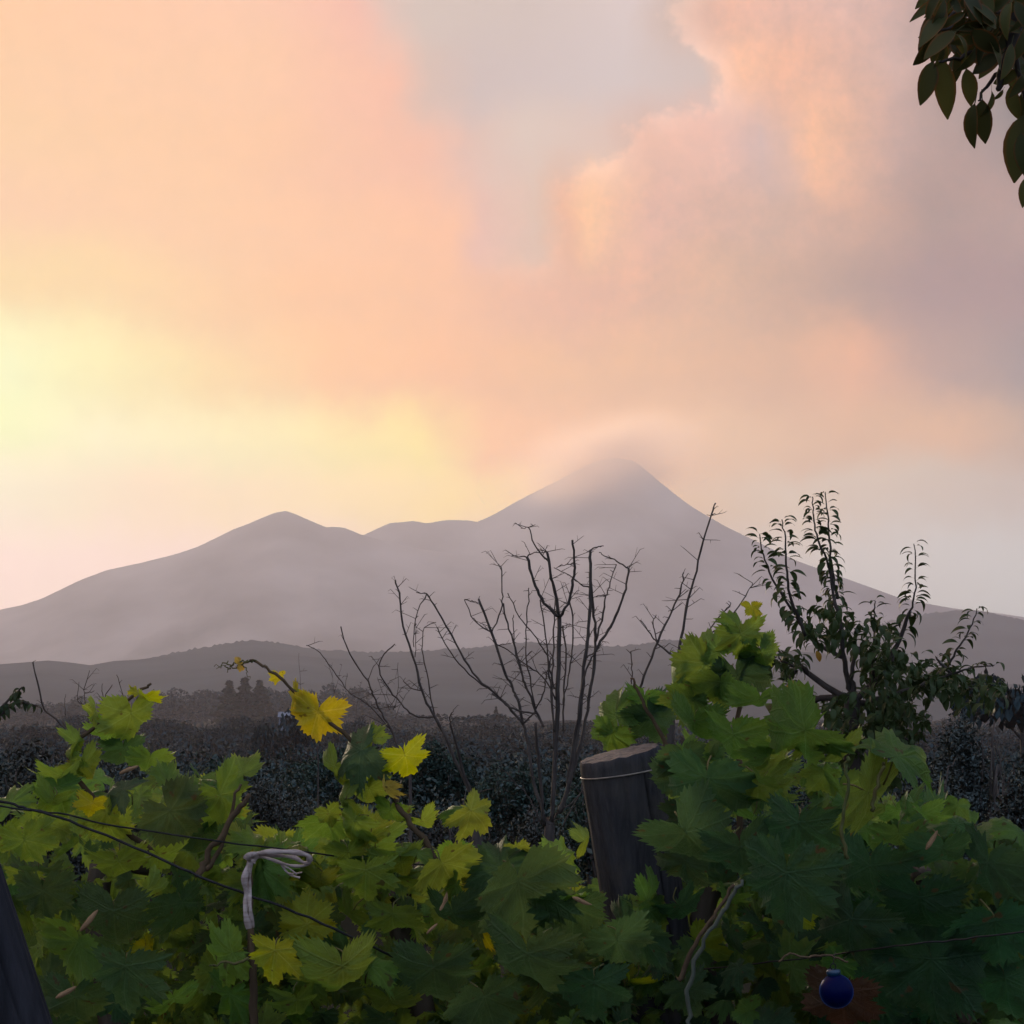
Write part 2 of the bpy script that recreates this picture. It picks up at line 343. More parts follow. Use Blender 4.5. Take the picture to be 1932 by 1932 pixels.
M_mount = simple('mountain_slope', (.012,.018,.018), (.27,.245,.22), .0011, detail=10, coord='Object', spread=.13, stretch=(1.6,.5,2.5), spec=0.0, rough=1.0)
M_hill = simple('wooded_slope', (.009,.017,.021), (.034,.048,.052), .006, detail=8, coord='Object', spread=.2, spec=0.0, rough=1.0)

# ------------------------------------------------------------------ ground, mountain, foothills
def gz(y):
    t = max(0.0, min(1.0, (y-22)/240.0)); return -10.0*t*t*(3-2*t)
def ground():
    vs = []; fs = []
    ys = [-2900,-600,-120,-30,-8,-2,0,2,4,7,11,16,24,30,38,48,60,75,95,120,150,185,225,265,320,520,900,1600,3000,5600,9000,15100]
    xs = [-15900,-7000,-3000,-1200,-450,-160,-60,-24,-10,-5,-2.5,-1,0,1,2.5,5,10,24,60,160,450,1200,3000,7000,15900]
    for y in ys:
        for x in xs:
            z = fbm(x, y, .15, 3)*.06 if abs(x) < 100 and abs(y) < 200 else 0
            vs.append((x, y, z-.03+gz(y)))
    n = len(xs)
    for j in range(len(ys)-1):
        for i in range(n-1): fs.append((j*n+i, j*n+i+1, (j+1)*n+i+1, (j+1)*n+i))
    tag(obj('ground', mesh('ground', vs, fs, M_ground, True)), kind='structure', label='dry earth and grass under the vines')
ground()

def prof(pts):
    a = sorted((azel(x, y)[0], azel(x, y)[1]) for x, y in pts)
    ax = [p[0] for p in a]; ey = [p[1] for p in a]
    def f(az):
        if az <= ax[0]: return max(.3, ey[0] + (ey[1]-ey[0])/(ax[1]-ax[0])*(az-ax[0])*.6)
        if az >= ax[-1]: return max(.3, ey[-1] + (ey[-1]-ey[-2])/(ax[-1]-ax[-2])*(az-ax[-1])*.6)
        i = next(k for k in range(len(ax)-1) if ax[k] <= az <= ax[k+1])
        t = (az-ax[i])/(ax[i+1]-ax[i]+1e-9)
        return ey[i]+(ey[i+1]-ey[i])*t
    return f
front = prof([(-200,1185),(0,1141),(40,1133),(80,1120),(150,1086),(200,1067),(270,1052),(330,1037),(370,1024),(410,1005),(440,990),(470,979),(490,970),(520,958),(540,955),(560,962),(575,969),(615,986),(630,985),(650,987),(685,1001),(740,1015),(800,1028),(900,1042),(1100,1080),(1300,1150),(1500,1240)])
cone = prof([(300,1300),(450,1120),(560,1050),(640,1020),(685,1002),(700,995),(735,979),(760,977),(782,975),(806,980),(830,975),(850,973),(885,974),(900,977),(930,964),(965,944),(1000,925),(1050,900),(1100,873),(1135,859),(1165,856),(1198,862),(1235,893),(1265,918),(1300,945),(1335,966),(1370,986),(1420,1010),(1500,1049),(1600,1085),(1700,1121),(1760,1133),(1800,1140),(1870,1147),(1932,1156),(2200,1215)])
def mountain():
    naz = 420; vs = []; fs = []
    rs = [5200,5800,6400,7000,7600,8200,8800,9400,9900,10300,10600,10900,11100,11300,11500,11700,11900,12100,12300,12600,12900,13200,13500,14000,14600]
    def H(az, r):
        def ridge(f, rr, lo, hi, pw):
            e = math.tan(R(f(az)))
            if r <= rr: t = max(0, (r-lo)/(rr-lo)); s = t**pw
            else: t = min(1, (r-rr)/(hi-rr)); s = (1-t)**1.2
            return e*rr*s
        h = max(ridge(front, 10900, 5200, 14000, 1.75), ridge(cone, 12300, 6500, 14600, 1.9))
        g = fbm(az*.55+3, r/1500.0, 1.0, 5)
        amp = min(1, max(0, (r-5400)/1500))*max(0, min(1, (10600-r)/900 if r < 10900 else 0))
        return h + g*60*amp - 25
    for r in rs:
        for i in range(naz+1):
            az = -34+68*i/naz
            vs.append((math.sin(R(az))*r, math.cos(R(az))*r, CAM.z + H(az, r) - 6*(1 if r < 5900 else 0)))
    n = naz+1
    for j in range(len(rs)-1):
        for i in range(naz): fs.append((j*n+i, j*n+i+1, (j+1)*n+i+1, (j+1)*n+i))
    tag(obj('mountain', mesh('mountain', vs, fs, M_mount, True)), kind='structure', label='hazy twin-peaked volcano filling the horizon')
mountain()
def foothills(name, pts, r0, r1, r2, label, bump, seed, az0=-34, az1=34, naz=900):
    f = prof(pts); vs = []; fs = []
    rs = [r0+(r1-r0)*i/14 for i in range(15)]+[r1+(r2-r1)*i/3 for i in (1,2,3)]
    for k, r in enumerate(rs):
        for i in range(naz+1):
            az = az0+(az1-az0)*i/naz; x = math.sin(R(az))*r; y = math.cos(R(az))*r
            e = math.tan(R(f(az)))*r1
            q = (r-r0)/(r1-r0) if r <= r1 else 1-(r-r1)/(r2-r1)
            s_ = q*q*(3-2*q)*.35+q*.65
            g = fbm(x+seed*999, y, .0022, 3)*bump*2.2*min(1, (1-q)*4)*q
            if k == 14: g += (abs(mnoise.noise(Vector((az*7+seed, 0, 0))))*.6+abs(mnoise.noise(Vector((az*23+seed, 0, 5))))*.45)*bump*.8
            vs.append((x, y, CAM.z+e*s_-3-(14 if k == 0 else 0)+g))
    n = naz+1
    for j in range(len(rs)-1):
        for i in range(naz): fs.append((j*n+i, j*n+i+1, (j+1)*n+i+1, (j+1)*n+i))
    tag(obj(name, mesh(name, vs, fs, M_hill, True)), kind='structure', label=label)
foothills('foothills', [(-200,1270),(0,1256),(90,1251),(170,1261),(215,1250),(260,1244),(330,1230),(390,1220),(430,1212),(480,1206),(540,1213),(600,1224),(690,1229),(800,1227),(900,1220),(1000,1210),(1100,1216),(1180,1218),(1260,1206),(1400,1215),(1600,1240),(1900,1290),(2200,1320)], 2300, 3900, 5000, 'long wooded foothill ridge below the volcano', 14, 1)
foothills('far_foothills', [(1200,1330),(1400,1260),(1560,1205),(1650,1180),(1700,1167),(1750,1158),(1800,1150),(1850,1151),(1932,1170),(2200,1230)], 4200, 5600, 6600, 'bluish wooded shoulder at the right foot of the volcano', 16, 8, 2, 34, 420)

# ------------------------------------------------------------------ haze and summit smoke
def haze():
    b = MB().box((-16000,-3000,-60), (16000,15200,1650)); m, N, L = newmat('haze_air')
    pv = N.new('ShaderNodeVolumePrincipled'); pv.inputs['Color'].default_value = (.68,.67,.75,1); pv.inputs['Density'].default_value = 1.3e-4; pv.inputs['Anisotropy'].default_value = .36
    o = N.new('ShaderNodeOutputMaterial'); L.new(pv.outputs[0], o.inputs['Volume'])
    tag(b.build('haze', m, smooth=False), label='pale evening haze filling the valley air', cat='haze', kind='stuff')
haze()
def smoke(name, cpx, d, rad, dens, label, tilt=0):
    c = P(cpx[0], cpx[1], d)
    bm = bmesh.new(); bmesh.ops.create_icosphere(bm, subdivisions=3, radius=1.0); me = bpy.data.meshes.new(name); bm.to_mesh(me); bm.free()
    m, N, L = newmat(name+'_volume'); me.materials.append(m)
    tc = N.new('ShaderNodeTexCoord'); ln = N.new('ShaderNodeVectorMath'); ln.operation = 'LENGTH'; L.new(tc.outputs['Object'], ln.inputs[0])
    mr = N.new('ShaderNodeMapRange'); mr.interpolation_type = 'SMOOTHERSTEP'; L.new(ln.outputs['Value'], mr.inputs[0]); mr.inputs[1].default_value = 1.0; mr.inputs[2].default_value = .0; mr.inputs[3].default_value = 0; mr.inputs[4].default_value = 1
    nz = N.new('ShaderNodeTexNoise'); nz.inputs['Scale'].default_value = 2.2; nz.inputs['Detail'].default_value = 3; L.new(tc.outputs['Object'], nz.inputs['Vector'])
    n2 = N.new('ShaderNodeMapRange'); L.new(nz.outputs['Fac'], n2.inputs[0]); n2.inputs[1].default_value = .18; n2.inputs[2].default_value = .72
    mu = N.new('ShaderNodeMath'); mu.operation = 'MULTIPLY'; L.new(mr.outputs[0], mu.inputs[0]); L.new(n2.outputs[0], mu.inputs[1])
    m2 = N.new('ShaderNodeMath'); m2.operation = 'MULTIPLY'; L.new(mu.outputs[0], m2.inputs[0]); m2.inputs[1].default_value = dens
    pv = N.new('ShaderNodeVolumePrincipled'); pv.inputs['Color'].default_value = (.88,.66,.47,1); pv.inputs['Anisotropy'].default_value = .7; L.new(m2.outputs[0], pv.inputs['Density'])
    o = N.new('ShaderNodeOutputMaterial'); L.new(pv.outputs[0], o.inputs['Volume'])
    ob = obj(name, me); ob.location = c; ob.scale = rad; ob.rotation_euler = (0, tilt, 0)
    tag(ob, label=label, cat='smoke', kind='stuff')
smoke('volcano_smoke', (1146,868), 11560, (760,560,340), 6.4e-3, 'thin smoke veiling the summit of the volcano', R(-14))

# ------------------------------------------------------------------ far belt of trees and a little house
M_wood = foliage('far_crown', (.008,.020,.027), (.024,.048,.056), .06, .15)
M_conif = foliage('conifer_crown', (.008,.014,.010), (.028,.038,.022), .1, .2)
def crown_mesh(name, kind, seed, mat, leaf, n):
    rg = random.Random(seed); b = MB()
    lobes = []
    if kind == 'round':
        for i in range(9): lobes.append((Vector((rg.uniform(-.6,.6), rg.uniform(-.6,.6), rg.uniform(.35,.85))), rg.uniform(.28,.45), rg.uniform(.2,.32)))
    elif kind == 'umbrella':
        for i in range(12): lobes.append((Vector((rg.uniform(-.85,.85), rg.uniform(-.7,.7), rg.uniform(.68,.86))), rg.uniform(.25,.36), rg.uniform(.10,.16)))
    for i in range(n):
        if kind == 'conifer':
            h = rg.random()**1.3; a = rg.uniform(0, 6.283); tier = .85+.3*math.sin(h*40)
            r = (1-h)*.30*tier*rg.uniform(.35,1)
            c = Vector((math.cos(a)*r, math.sin(a)*r, .08+h*.92-r*.25))
        else:
            lc, lr, lz = rg.choice(lobes); v = Vector((rg.gauss(0,1), rg.gauss(0,1), rg.gauss(0,1))).normalized()*(rg.random()**.33)
            c = lc+Vector((v.x*lr, v.y*lr, v.z*lz))
        s = leaf*rg.uniform(.6,1.3); u = Vector((rg.gauss(0,1), rg.gauss(0,1), rg.gauss(0,1))).normalized(); w = u.orthogonal().normalized()*s; t = u.cross(w)
        b.quad(c-w*.5-t*.5, c+w*.5-t*.35, c+w*.55+t*.5, c-w*.3+t*.6)
    me = mesh(name, b.v, b.f, mat, True); ctr = Vector((0,0,.55)); nn = []
    for q in range(0, len(b.v), 4):
        c = (b.v[q]+b.v[q+2])/2; w_ = ((c-ctr)*1.0+Vector((0,0,.35))+Vector((rg.gauss(0,.12), rg.gauss(0,.12), rg.gauss(0,.12)))).normalized(); nn += [w_]*4
    me.normals_split_custom_set_from_vertices([tuple(q) for q in nn]); return me
tr = MB(); tr.tube([(0,0,0),(.01,.01,.3),(0,0,.75)], [.03,.025,.012], 6)
for k in range(5):
    a = k*1.3; tr.tube([(0,0,.35+.06*k), (math.cos(a)*.2, math.sin(a)*.2, .55+.06*k)], [.012,.006], 4)
TRUNK = mesh('trunk', tr.v, tr.f, M_treebark, True)
FAR = {('round',i): crown_mesh('crown','round',10+i,M_wood,.055,2600) for i in range(4)}
FAR.update({('umbrella',i): crown_mesh('crown','umbrella',30+i,M_wood,.06,1300) for i in range(2)})
FAR.update({('conifer',i): crown_mesh('crown','conifer',50+i,M_conif,.05,900) for i in range(2)})
def fartree(name, x, ytop, d, kind, wid, label, cat='tree', group=None, var=0):
    top = P(x, ytop, d); g0 = gz(top.y)-.1; t = empty(name, (top.x, top.y, g0)); h = max(2.0, top.z-g0)
    o1 = obj('trunk', TRUNK, t); o1.scale = (h*.9, h*.9, h)
    o2 = obj('crown', FAR[(kind, var)], t); o2.scale = (wid, wid, h); o2.rotation_euler.z = rnd.uniform(0, 6.28)
    tag(t, label, cat, group); return t
belt = [(-20,1345),(30,1338),(80,1332),(130,1326),(180,1321),(230,1316),(280,1313),(330,1310),(380,1308),(430,1308),(480,1305),(530,1304),(580,1300),(625,1302),(665,1310),(705,1325),(740,1340),(790,1358),(830,1372),(880,1380),(990,1366),(1040,1362),(1090,1358),(1140,1362),(1190,1368),(1250,1366),(1310,1372),(1380,1370),(1460,1368),(1540,1360),(1620,1362),(1700,1358),(1780,1350),(1850,1345)]
prev = None
for k, (x, y) in enumerate(belt):
    fartree('belt_tree', x+rnd.uniform(-8,8), y+rnd.uniform(-2,3), rnd.uniform(1150,1450), 'round', rnd.uniform(21,30), 'hazy round-crowned tree in the dark belt beyond the scrub', group='trees of the far belt', var=k%4)
for k in range(64):
    x = rnd.uniform(-40,1960); y = 1352+abs(rnd.gauss(0,26))+(12 if x > 720 else 0)+(14 if x > 1200 else 0); d = 640-(y-1352)*4.2+rnd.uniform(-60,60)
    fartree('valley_tree', x, y, max(230, d), 'round', rnd.uniform(6,11), 'low rounded tree in the valley in front of the dark belt', group='trees of the near valley', var=rnd.randrange(4))
fartree('valley_tree', 550, 1346, 300, 'round', 6, 'low rounded tree in the valley in front of the dark belt', group='trees of the near valley', var=1)
fartree('conifer', 433, 1285, 1100, 'conifer', 52, 'leftmost of three pointed hazy conifers above the tree belt', var=0)
fartree('conifer', 462, 1280, 1110, 'conifer', 56, 'middle one of three pointed hazy conifers above the tree belt', var=1)
fartree('conifer', 490, 1284, 1120, 'conifer', 50, 'rightmost of three pointed hazy conifers above the tree belt', var=0)
fartree('umbrella_pine', 908, 1346, 800, 'umbrella', 17, 'flat-topped umbrella pine left of the bare tree stems', var=0)
fartree('conifer', 936, 1334, 830, 'conifer', 14, 'single small conifer just behind the umbrella pine', var=1)
fartree('umbrella_pine', 1095, 1360, 700, 'umbrella', 11, 'small umbrella pine behind the post and bare stems', var=1)
fartree('umbrella_pine', 1925, 1262, 120, 'umbrella', 4.5, 'bluish tree crown cut by the right edge of the picture', var=0)
def house():
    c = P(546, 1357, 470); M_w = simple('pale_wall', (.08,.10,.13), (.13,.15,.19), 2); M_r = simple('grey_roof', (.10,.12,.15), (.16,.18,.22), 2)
    M_g = simple('dark_pane', (.02,.02,.025), (.04,.04,.05), 3, rough=.2)
    t = empty('farm_house', (c.x, c.y, gz(c.y)-.2)); zt = c.z+.8-gz(c.y)
    w = MB().box((-2.2,-2,0), (2.2,2,zt)).build('wall', M_w, t, False)
    r = MB(); r.v += [Vector(p) for p in ((-2.5,-2.4,zt-.1),(2.5,-2.4,zt-.1),(2.5,2.4,zt-.1),(-2.5,2.4,zt-.1),(-2.5,0,zt+1.1),(2.5,0,zt+1.1))]; r.f += [(0,1,5,4),(2,3,4,5),(0,4,3),(1,2,5),(0,3,2,1)]
    r.build('roof', M_r, t, False)
    for x in (-1.2, .7): MB().box((x,-2.06,zt-2), (x+.8,-1.98,zt-.9)).build('window', M_g, w, False)
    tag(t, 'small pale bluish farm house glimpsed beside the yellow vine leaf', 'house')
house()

# ------------------------------------------------------------------ scrub between the vines and the tree belt
M_scrubB = foliage('brown_scrub', (.032,.040,.040), (.090,.094,.084), .08, 2.0)
M_scrubG = foliage('green_scrub', (.020,.040,.036), (.058,.094,.076), .10, 2.0)
M_scrubO = foliage('grey_olive_scrub', (.034,.048,.050), (.088,.108,.102), .08, 2.0)
def bush(name, x, ytop, d, wpx, mat, label, n=2600, leaf=.035, seed=0, cat='bush', group=None, bare=.4):
    rg = random.Random(seed*77+3); top = P(x, ytop, d); w = wpx*K*d/2; h = top.z
    g0 = gz(top.y)-.03; h -= g0; t = empty(name, (top.x, top.y, g0)); b = MB(); st = MB()
    for k in range(16):
        a = rg.uniform(0, 6.283); q = rg.uniform(.2,1); e = Vector((math.cos(a)*w*q*.9, math.sin(a)*w*q*.6, h*(1-.45*q*q)*rg.uniform(.8,1.0)))
        p = smooth_path([(rg.uniform(-.05,.05), rg.uniform(-.05,.05), 0), (e.x*.45, e.y*.45, e.z*.5), e], 4, .015*h, rg)
        st.tube(p, taper(len(p), .022, .004), 5)
        for m in range(3):
            i = rg.randrange(len(p)//2, len(p)); v = Vector((rg.uniform(-1,1), rg.uniform(-.6,.6), rg.uniform(.1,1)))*w*.35*bare
            st.tube([p[i], p[i]+v*.6, p[i]+v*1.0+Vector((0,0,.03))], [.006,.004,.002], 4)
    lobes = [(Vector((rg.uniform(-.75,.75)*w, rg.uniform(-.5,.5)*w, 0)), rg.uniform(.3,.5)*w) for _ in range(9)]
    n = int(n*4.5); g = np.random.default_rng(seed+50); L0 = np.array([[l.x, l.y, r] for l, r in lobes])[g.integers(0, len(lobes), n)]
    v = g.normal(size=(n,3)); v /= np.linalg.norm(v, axis=1)[:,None]; v *= g.random((n,1))**.4; edge = 1-.35*(np.abs(L0[:,0])/w)**2
    c = np.stack([L0[:,0]+v[:,0]*L0[:,2], L0[:,1]+v[:,1]*L0[:,2], h*edge*.62+v[:,2]*h*.36*edge], 1); ok = c[:,2] > .02; c = c[ok]; v = v[ok]
    f = leaf_cloud('foliage', c, leaf*.42*g.uniform(.5,1.4,len(c)), mat, t, .45, seed, v+np.array([0,-.2,.5])); f['kind'] = 'stuff'
    st.build('branches', M_bare, t)
    tag(t, label, cat, group); return t
bush('brown_scrub', 60, 1378, 11, 330, M_scrubB, 'dense brown dried scrub at the left edge behind the vines', 5200, .03, 1)
bush('brown_scrub', 235, 1440, 14, 260, M_scrubB, 'low brown scrub right of the dense left-edge scrub', 3000, .03, 2)
bush('green_scrub', 395, 1418, 17, 190, M_scrubG, 'small green bush between the left vine shoot and the yellow shoot', 3000, .035, 3)
bush('brown_scrub', 510, 1450, 15, 230, M_scrubB, 'thin brown scrub under the yellow vine shoot', 2800, .032, 4)
bush('green_scrub', 690, 1400, 30, 300, M_scrubG, 'dark bush behind the green leaves of the yellowing shoot', 3600, .06, 5)
bush('green_scrub', 815, 1390, 26, 170, M_scrubG, 'dark rounded bush between two leaning bare stems', 2800, .05, 6)
bush('brown_scrub', 850, 1490, 12, 260, M_scrubB, 'brown scrub at the foot of the leaning bare tree', 3000, .028, 7)
bush('green_scrub', 965, 1425, 20, 150, M_scrubG, 'round dark green bush seen through the bare stems', 3000, .04, 8)
bush('brown_scrub', 1000, 1510, 11.5, 200, M_scrubB, 'low tangled scrub at the foot of the central bare tree', 2600, .026, 9)
bush('green_scrub', 1130, 1440, 16, 200, M_scrubG, 'olive-brown bush just left of the wooden post', 3000, .034, 10)
bush('olive_scrub', 1840, 1322, 12, 240, M_scrubO, 'grey-olive bush behind the pear tree at right', 5200, .03, 11)
bush('olive_scrub', 1925, 1395, 9, 170, M_scrubO, 'darker low bush at the right edge above the vines', 3200, .026, 12)
bush('green_scrub', 1560, 1400, 14, 260, M_scrubG, 'dark bush behind the trunk of the pear tree', 3600, .032, 13)
bush('olive_scrub', 1760, 1420, 10, 230, M_scrubO, 'low grey bush behind the large single leaf at right', 3600, .026, 14)
bush('green_scrub', 1340, 1410, 24, 300, M_scrubG, 'bush hidden behind the tall vine shoot by the post', 2500, .05, 15)


M_rough = foliage('rough_scrub', (.022,.036,.040), (.066,.088,.084), .06, .25)
def scrubland():
    g = np.random.default_rng(41); m = 2600; per = 60
    d = 14*np.exp(g.random(m)**.85*math.log(150/14)); az = np.radians(g.uniform(-21,21,m)); h = np.minimum(g.uniform(.5,1.25,m)*np.where(d < 90, 1, 1.3), 1.55)
    cx, cy_ = np.sin(az)*d, np.cos(az)*d; w = g.uniform(.4,1.0,m)*(1+d/70)
    v = g.normal(size=(m,per,3)); v /= np.linalg.norm(v, axis=2)[:,:,None]; v *= g.random((m,per,1))**.4
    z0 = np.array([gz(q) for q in cy_])
    c = np.stack([cx[:,None]+v[:,:,0]*w[:,None], cy_[:,None]+v[:,:,1]*w[:,None], z0[:,None]+np.maximum(.03, h[:,None]*(.5+.5*v[:,:,2]))], 2).reshape(-1,3)
    sz = (np.repeat(.012+.0008*d, per))*g.uniform(.5,1.5,m*per)
    tag(leaf_cloud('scrubland', c, sz, M_rough, None, .5, 3, (v+np.array([0,-.2,.5])).reshape(-1,3)), 'rough brown-green scrub covering the ground behind the vines', 'scrub', kind='stuff')
scrubland()
def valley_wood():
    g = np.random.default_rng(77); m = 2600; per = 55
    d = 170*np.exp(g.random(m)*math.log(950/170)); az = np.radians(g.uniform(-24,24,m)); h = g.uniform(3.5,7.5,m)*np.where(d < 260, .55, 1)
    cx, cy_ = np.sin(az)*d, np.cos(az)*d; w = g.uniform(2.0,4.2,m)*(.6+d/500)
    v = g.normal(size=(m,per,3)); v /= np.linalg.norm(v, axis=2)[:,:,None]; v *= g.random((m,per,1))**.33
    z0 = np.array([gz(q) for q in cy_])
    c = np.stack([cx[:,None]+v[:,:,0]*w[:,None], cy_[:,None]+v[:,:,1]*w[:,None], z0[:,None]+np.maximum(.2, h[:,None]*(.55+.45*v[:,:,2]))], 2).reshape(-1,3)
    sz = np.repeat(.12+.0008*d, per)*g.uniform(.5,1.5,m*per)
    tag(leaf_cloud('valley_wood', c, sz, M_wood, None, .6, 5, (v+np.array([0,-.2,.5])).reshape(-1,3)), 'low dark wood carpeting the valley floor below the belt', 'wood', kind='stuff')
valley_wood()

# ------------------------------------------------------------------ bare trees
def bare_tree(name, d, branches, label, trunk=None, twigs=260, seed=0, ddep=.35, thick=1.0, group=None, tk=1.0):
    rg = random.Random(seed); base = trunk[-1] if trunk else None
    g = P(trunk[0][0], trunk[0][1], d); t = empty(name, (g.x, g.y, 0)); org = Vector((g.x, g.y, 0))
    tb = MB(); pts = [org.copy()]
    for x, y in trunk: pts.append(P(x, y, d))
    pts = smooth_path(pts, 4, .004, rg); tb.tube([p-org for p in pts], taper(len(pts), .035*thick*tk, .02*thick*tk), 8); tb.build('trunk', M_bare, t)
    paths = []
    for br in branches:
        r0, r1, pl = br; dd = rg.uniform(-ddep, ddep)*.5
        n = len(pl); pp = [P(x, y, d+dd*(i/max(1,n-1))) for i, (x, y) in enumerate(pl)]
        pp = smooth_path(pp, 4, .0035, rg); b = MB(); rr = taper(len(pp), r0*thick, r1*thick)
        b.tube([p-org for p in pp], [r*rg.uniform(.88,1.14) for r in rr], 6)
        # short thorny spur twigs along the branch
        ln = sum((pp[i+1]-pp[i]).length for i in range(len(pp)-1)); k = max(1, int(ln*twigs))
        for _ in range(k):
            i = rg.randrange(1, len(pp)) if len(pp) > 2 else 0; p = pp[i]-org
            if pp[i].z < 1.62 and rg.random() < .5: continue
            s = rg.choice((-1,1)); l = rg.choice((.018,.025,.04,.06,.09))*rg.uniform(.7,1.3); v = Vector((s*rg.uniform(.25,1), rg.uniform(-.9,.9), rg.uniform(-.1,1.0))).normalized()
            q = p+v*l; q2 = q+Vector((s*.4, 0, rg.uniform(-.5,.3)))*l*.45
            b.tube([p, q, q2], [.0019, .0013, .0007], 4, False)
            if l > .05: b.tube([p+v*l*.55, p+v*l*.55+Vector((s*rg.uniform(-.3,1), rg.uniform(-1,1), rg.uniform(-.2,1))).normalized()*l*.45], [.0011, .0006], 4, False)
        b.build('branch', M_bare, t)
    tag(t, label, 'bare tree', group); return t
C = [
 (.012,.011,[(1040,1550),(1047,1450),(1052,1300),(1055,1160)]),
 (.0095,.006,[(1055,1162),(1046,1157),(1021,1130),(1008,1097),(994,1051)]), (.004,.002,[(994,1051),(980,1050),(965,1049)]), (.004,.002,[(996,1049),(1004,1044),(1030,1042)]),
 (.009,.006,[(1055,1162),(1048,1117),(1039,1082),(1032,1041)]), (.005,.003,[(1036,1060),(1024,1048),(1008,1028),(997,995)]), (.0025,.0015,[(997,995),(983,997)]), (.0025,.0015,[(997,995),(1010,990)]),
 (.008,.005,[(1056,1163),(1060,1158),(1074,1132),(1081,1095),(1084,1061),(1080,1019)]), (.004,.003,[(1074,1133),(1081,1177),(1080,1229),(1072,1277),(1062,1330)]), (.003,.0015,[(1083,1063),(1070,1066),(1050,1071)]),
 (.011,.007,[(1055,1535),(1075,1470),(1094,1350),(1104,1239),(1110,1198),(1114,1140),(1113,1074),(1113,1038)]), (.004,.002,[(1113,1038),(1126,1033),(1139,1030)]), (.004,.002,[(1113,1108),(1095,1103),(1075,1087),(1045,1071)]),
 (.009,.007,[(1058,1532),(1080,1460),(1100,1380),(1115,1300),(1123,1231),(1123,1190),(1118,1132),(1113,1080)]),
 (.008,.005,[(1122,1233),(1130,1216),(1148,1190),(1166,1153),(1180,1112),(1186,1072)]), (.004,.002,[(1186,1072),(1163,1059),(1145,1050),(1130,1042)]),
 (.006,.004,[(1124,1210),(1138,1157),(1143,1124)]), (.004,.0025,[(1143,1124),(1152,1099),(1163,1065)]), (.003,.0015,[(1143,1124),(1130,1124),(1119,1128)]), (.0045,.003,[(1104,1242),(1112,1236),(1124,1232)]),
 (.008,.007,[(1027,1558),(1021,1489),(1016,1427),(1011,1364)]),
 (.0085,.006,[(1032,1556),(1006,1473),(996,1402),(987,1366),(979,1324),(971,1308),(963,1288),(954,1272),(928,1192),(903,1130)]), (.004,.003,[(928,1193),(945,1152),(948,1116),(945,1069)]), (.004,.002,[(928,1193),(896,1171),(876,1132)]), (.003,.0015,[(876,1132),(890,1134),(903,1137)]),
 (.007,.004,[(987,1366),(958,1332),(928,1304),(892,1269),(859,1214),(826,1152),(805,1120)]), (.003,.0015,[(805,1120),(785,1118)]), (.0035,.002,[(805,1120),(783,1167),(781,1221)]),
 (.0045,.003,[(928,1304),(885,1272),(848,1229),(826,1185)]), (.005,.003,[(987,1366),(1000,1352),(1012,1338),(1026,1303),(1030,1279),(1040,1240)]),
 (.007,.004,[(1026,1372),(1011,1339),(993,1294),(986,1278),(972,1221),(957,1178),(950,1138)]), (.005,.0035,[(1012,1346),(979,1341),(955,1329),(928,1308)]),
 (.0055,.003,[(1046,1420),(1042,1300),(1044,1239),(1046,1173),(1049,1120)]), (.005,.003,[(1046,1380),(1038,1290),(1033,1236),(1024,1165),(1019,1132)]), (.004,.0025,[(1010,1335),(996,1260),(992,1239),(994,1173),(998,1124),(998,1109)]),
 (.004,.002,[(990,1290),(975,1239),(968,1181),(969,1160)]), (.0045,.0025,[(1046,1300),(1037,1264),(1029,1231),(1006,1198),(980,1163),(958,1119)]), (.0045,.0025,[(1048,1320),(1024,1277),(1000,1259),(958,1228),(930,1210)]),
 (.006,.004,[(1070,1478),(1086,1380),(1098,1300),(1110,1255),(1122,1232)]), (.005,.004,[(1062,1380),(1064,1300),(1068,1240),(1062,1180)]),
 (.005,.003,[(1040,1552),(1056,1530),(1080,1515),(1100,1490),(1112,1465)]), (.004,.003,[(1062,1560),(1082,1520),(1105,1480)]), (.004,.003,[(1022,1555),(1010,1530),(995,1500),(975,1480),(958,1460)]), (.003,.002,[(995,1540),(1004,1510),(1012,1495)]),
]
bare_tree('bare_tree', 9.0, C, 'leafless many-stemmed tree standing left of the wooden post', [(1036,1600),(1038,1555)], 24, 1, thick=.86)
C2 = [
 (.010,.005,[(893,1510),(872,1450),(861,1408),(849,1364)]), (.009,.004,[(893,1512),(858,1430),(822,1355),(801,1316),(783,1253),(762,1182),(755,1130),(746,1094)]),
 (.004,.002,[(820,1348),(807,1283),(797,1227),(796,1221),(801,1185),(823,1174)]), (.004,.0025,[(797,1302),(777,1298),(761,1285)]),
 (.005,.003,[(820,1353),(789,1353),(768,1340),(742,1310),(718,1274),(719,1241),(745,1215)]), (.0035,.002,[(850,1364),(849,1350),(855,1340)]),
 (.0025,.0015,[(783,1240),(784,1205),(783,1168)]), (.003,.002,[(890,1505),(905,1495),(930,1488)]),
]
bare_tree('bare_tree', 9.6, C2, 'slender leaning bare tree left of the many-stemmed one', [(900,1560),(893,1512)], 20, 2, thick=.9)
C3 = [
 (.008,.005,[(760,1430),(736,1375),(715,1337),(703,1310),(694,1286),(661,1236),(643,1182)]), (.004,.002,[(694,1286),(706,1256),(719,1240)]),
 (.006,.003,[(736,1375),(700,1334),(673,1316),(652,1298),(620,1253),(599,1227),(578,1218)]), (.003,.0015,[(700,1330),(712,1336),(735,1332),(750,1310),(760,1296)]), (.0025,.0015,[(742,1340),(750,1310),(751,1250)]),
 (.0025,.0015,[(735,1340),(722,1305),(712,1278)]), (.003,.002,[(736,1375),(690,1350),(680,1380)]), (.002,.0012,[(652,1298),(655,1270)]), (.0025,.0015,[(746,1355),(760,1320),(782,1290)]), (.002,.001,[(742,1335),(730,1310),(735,1285)]),
]
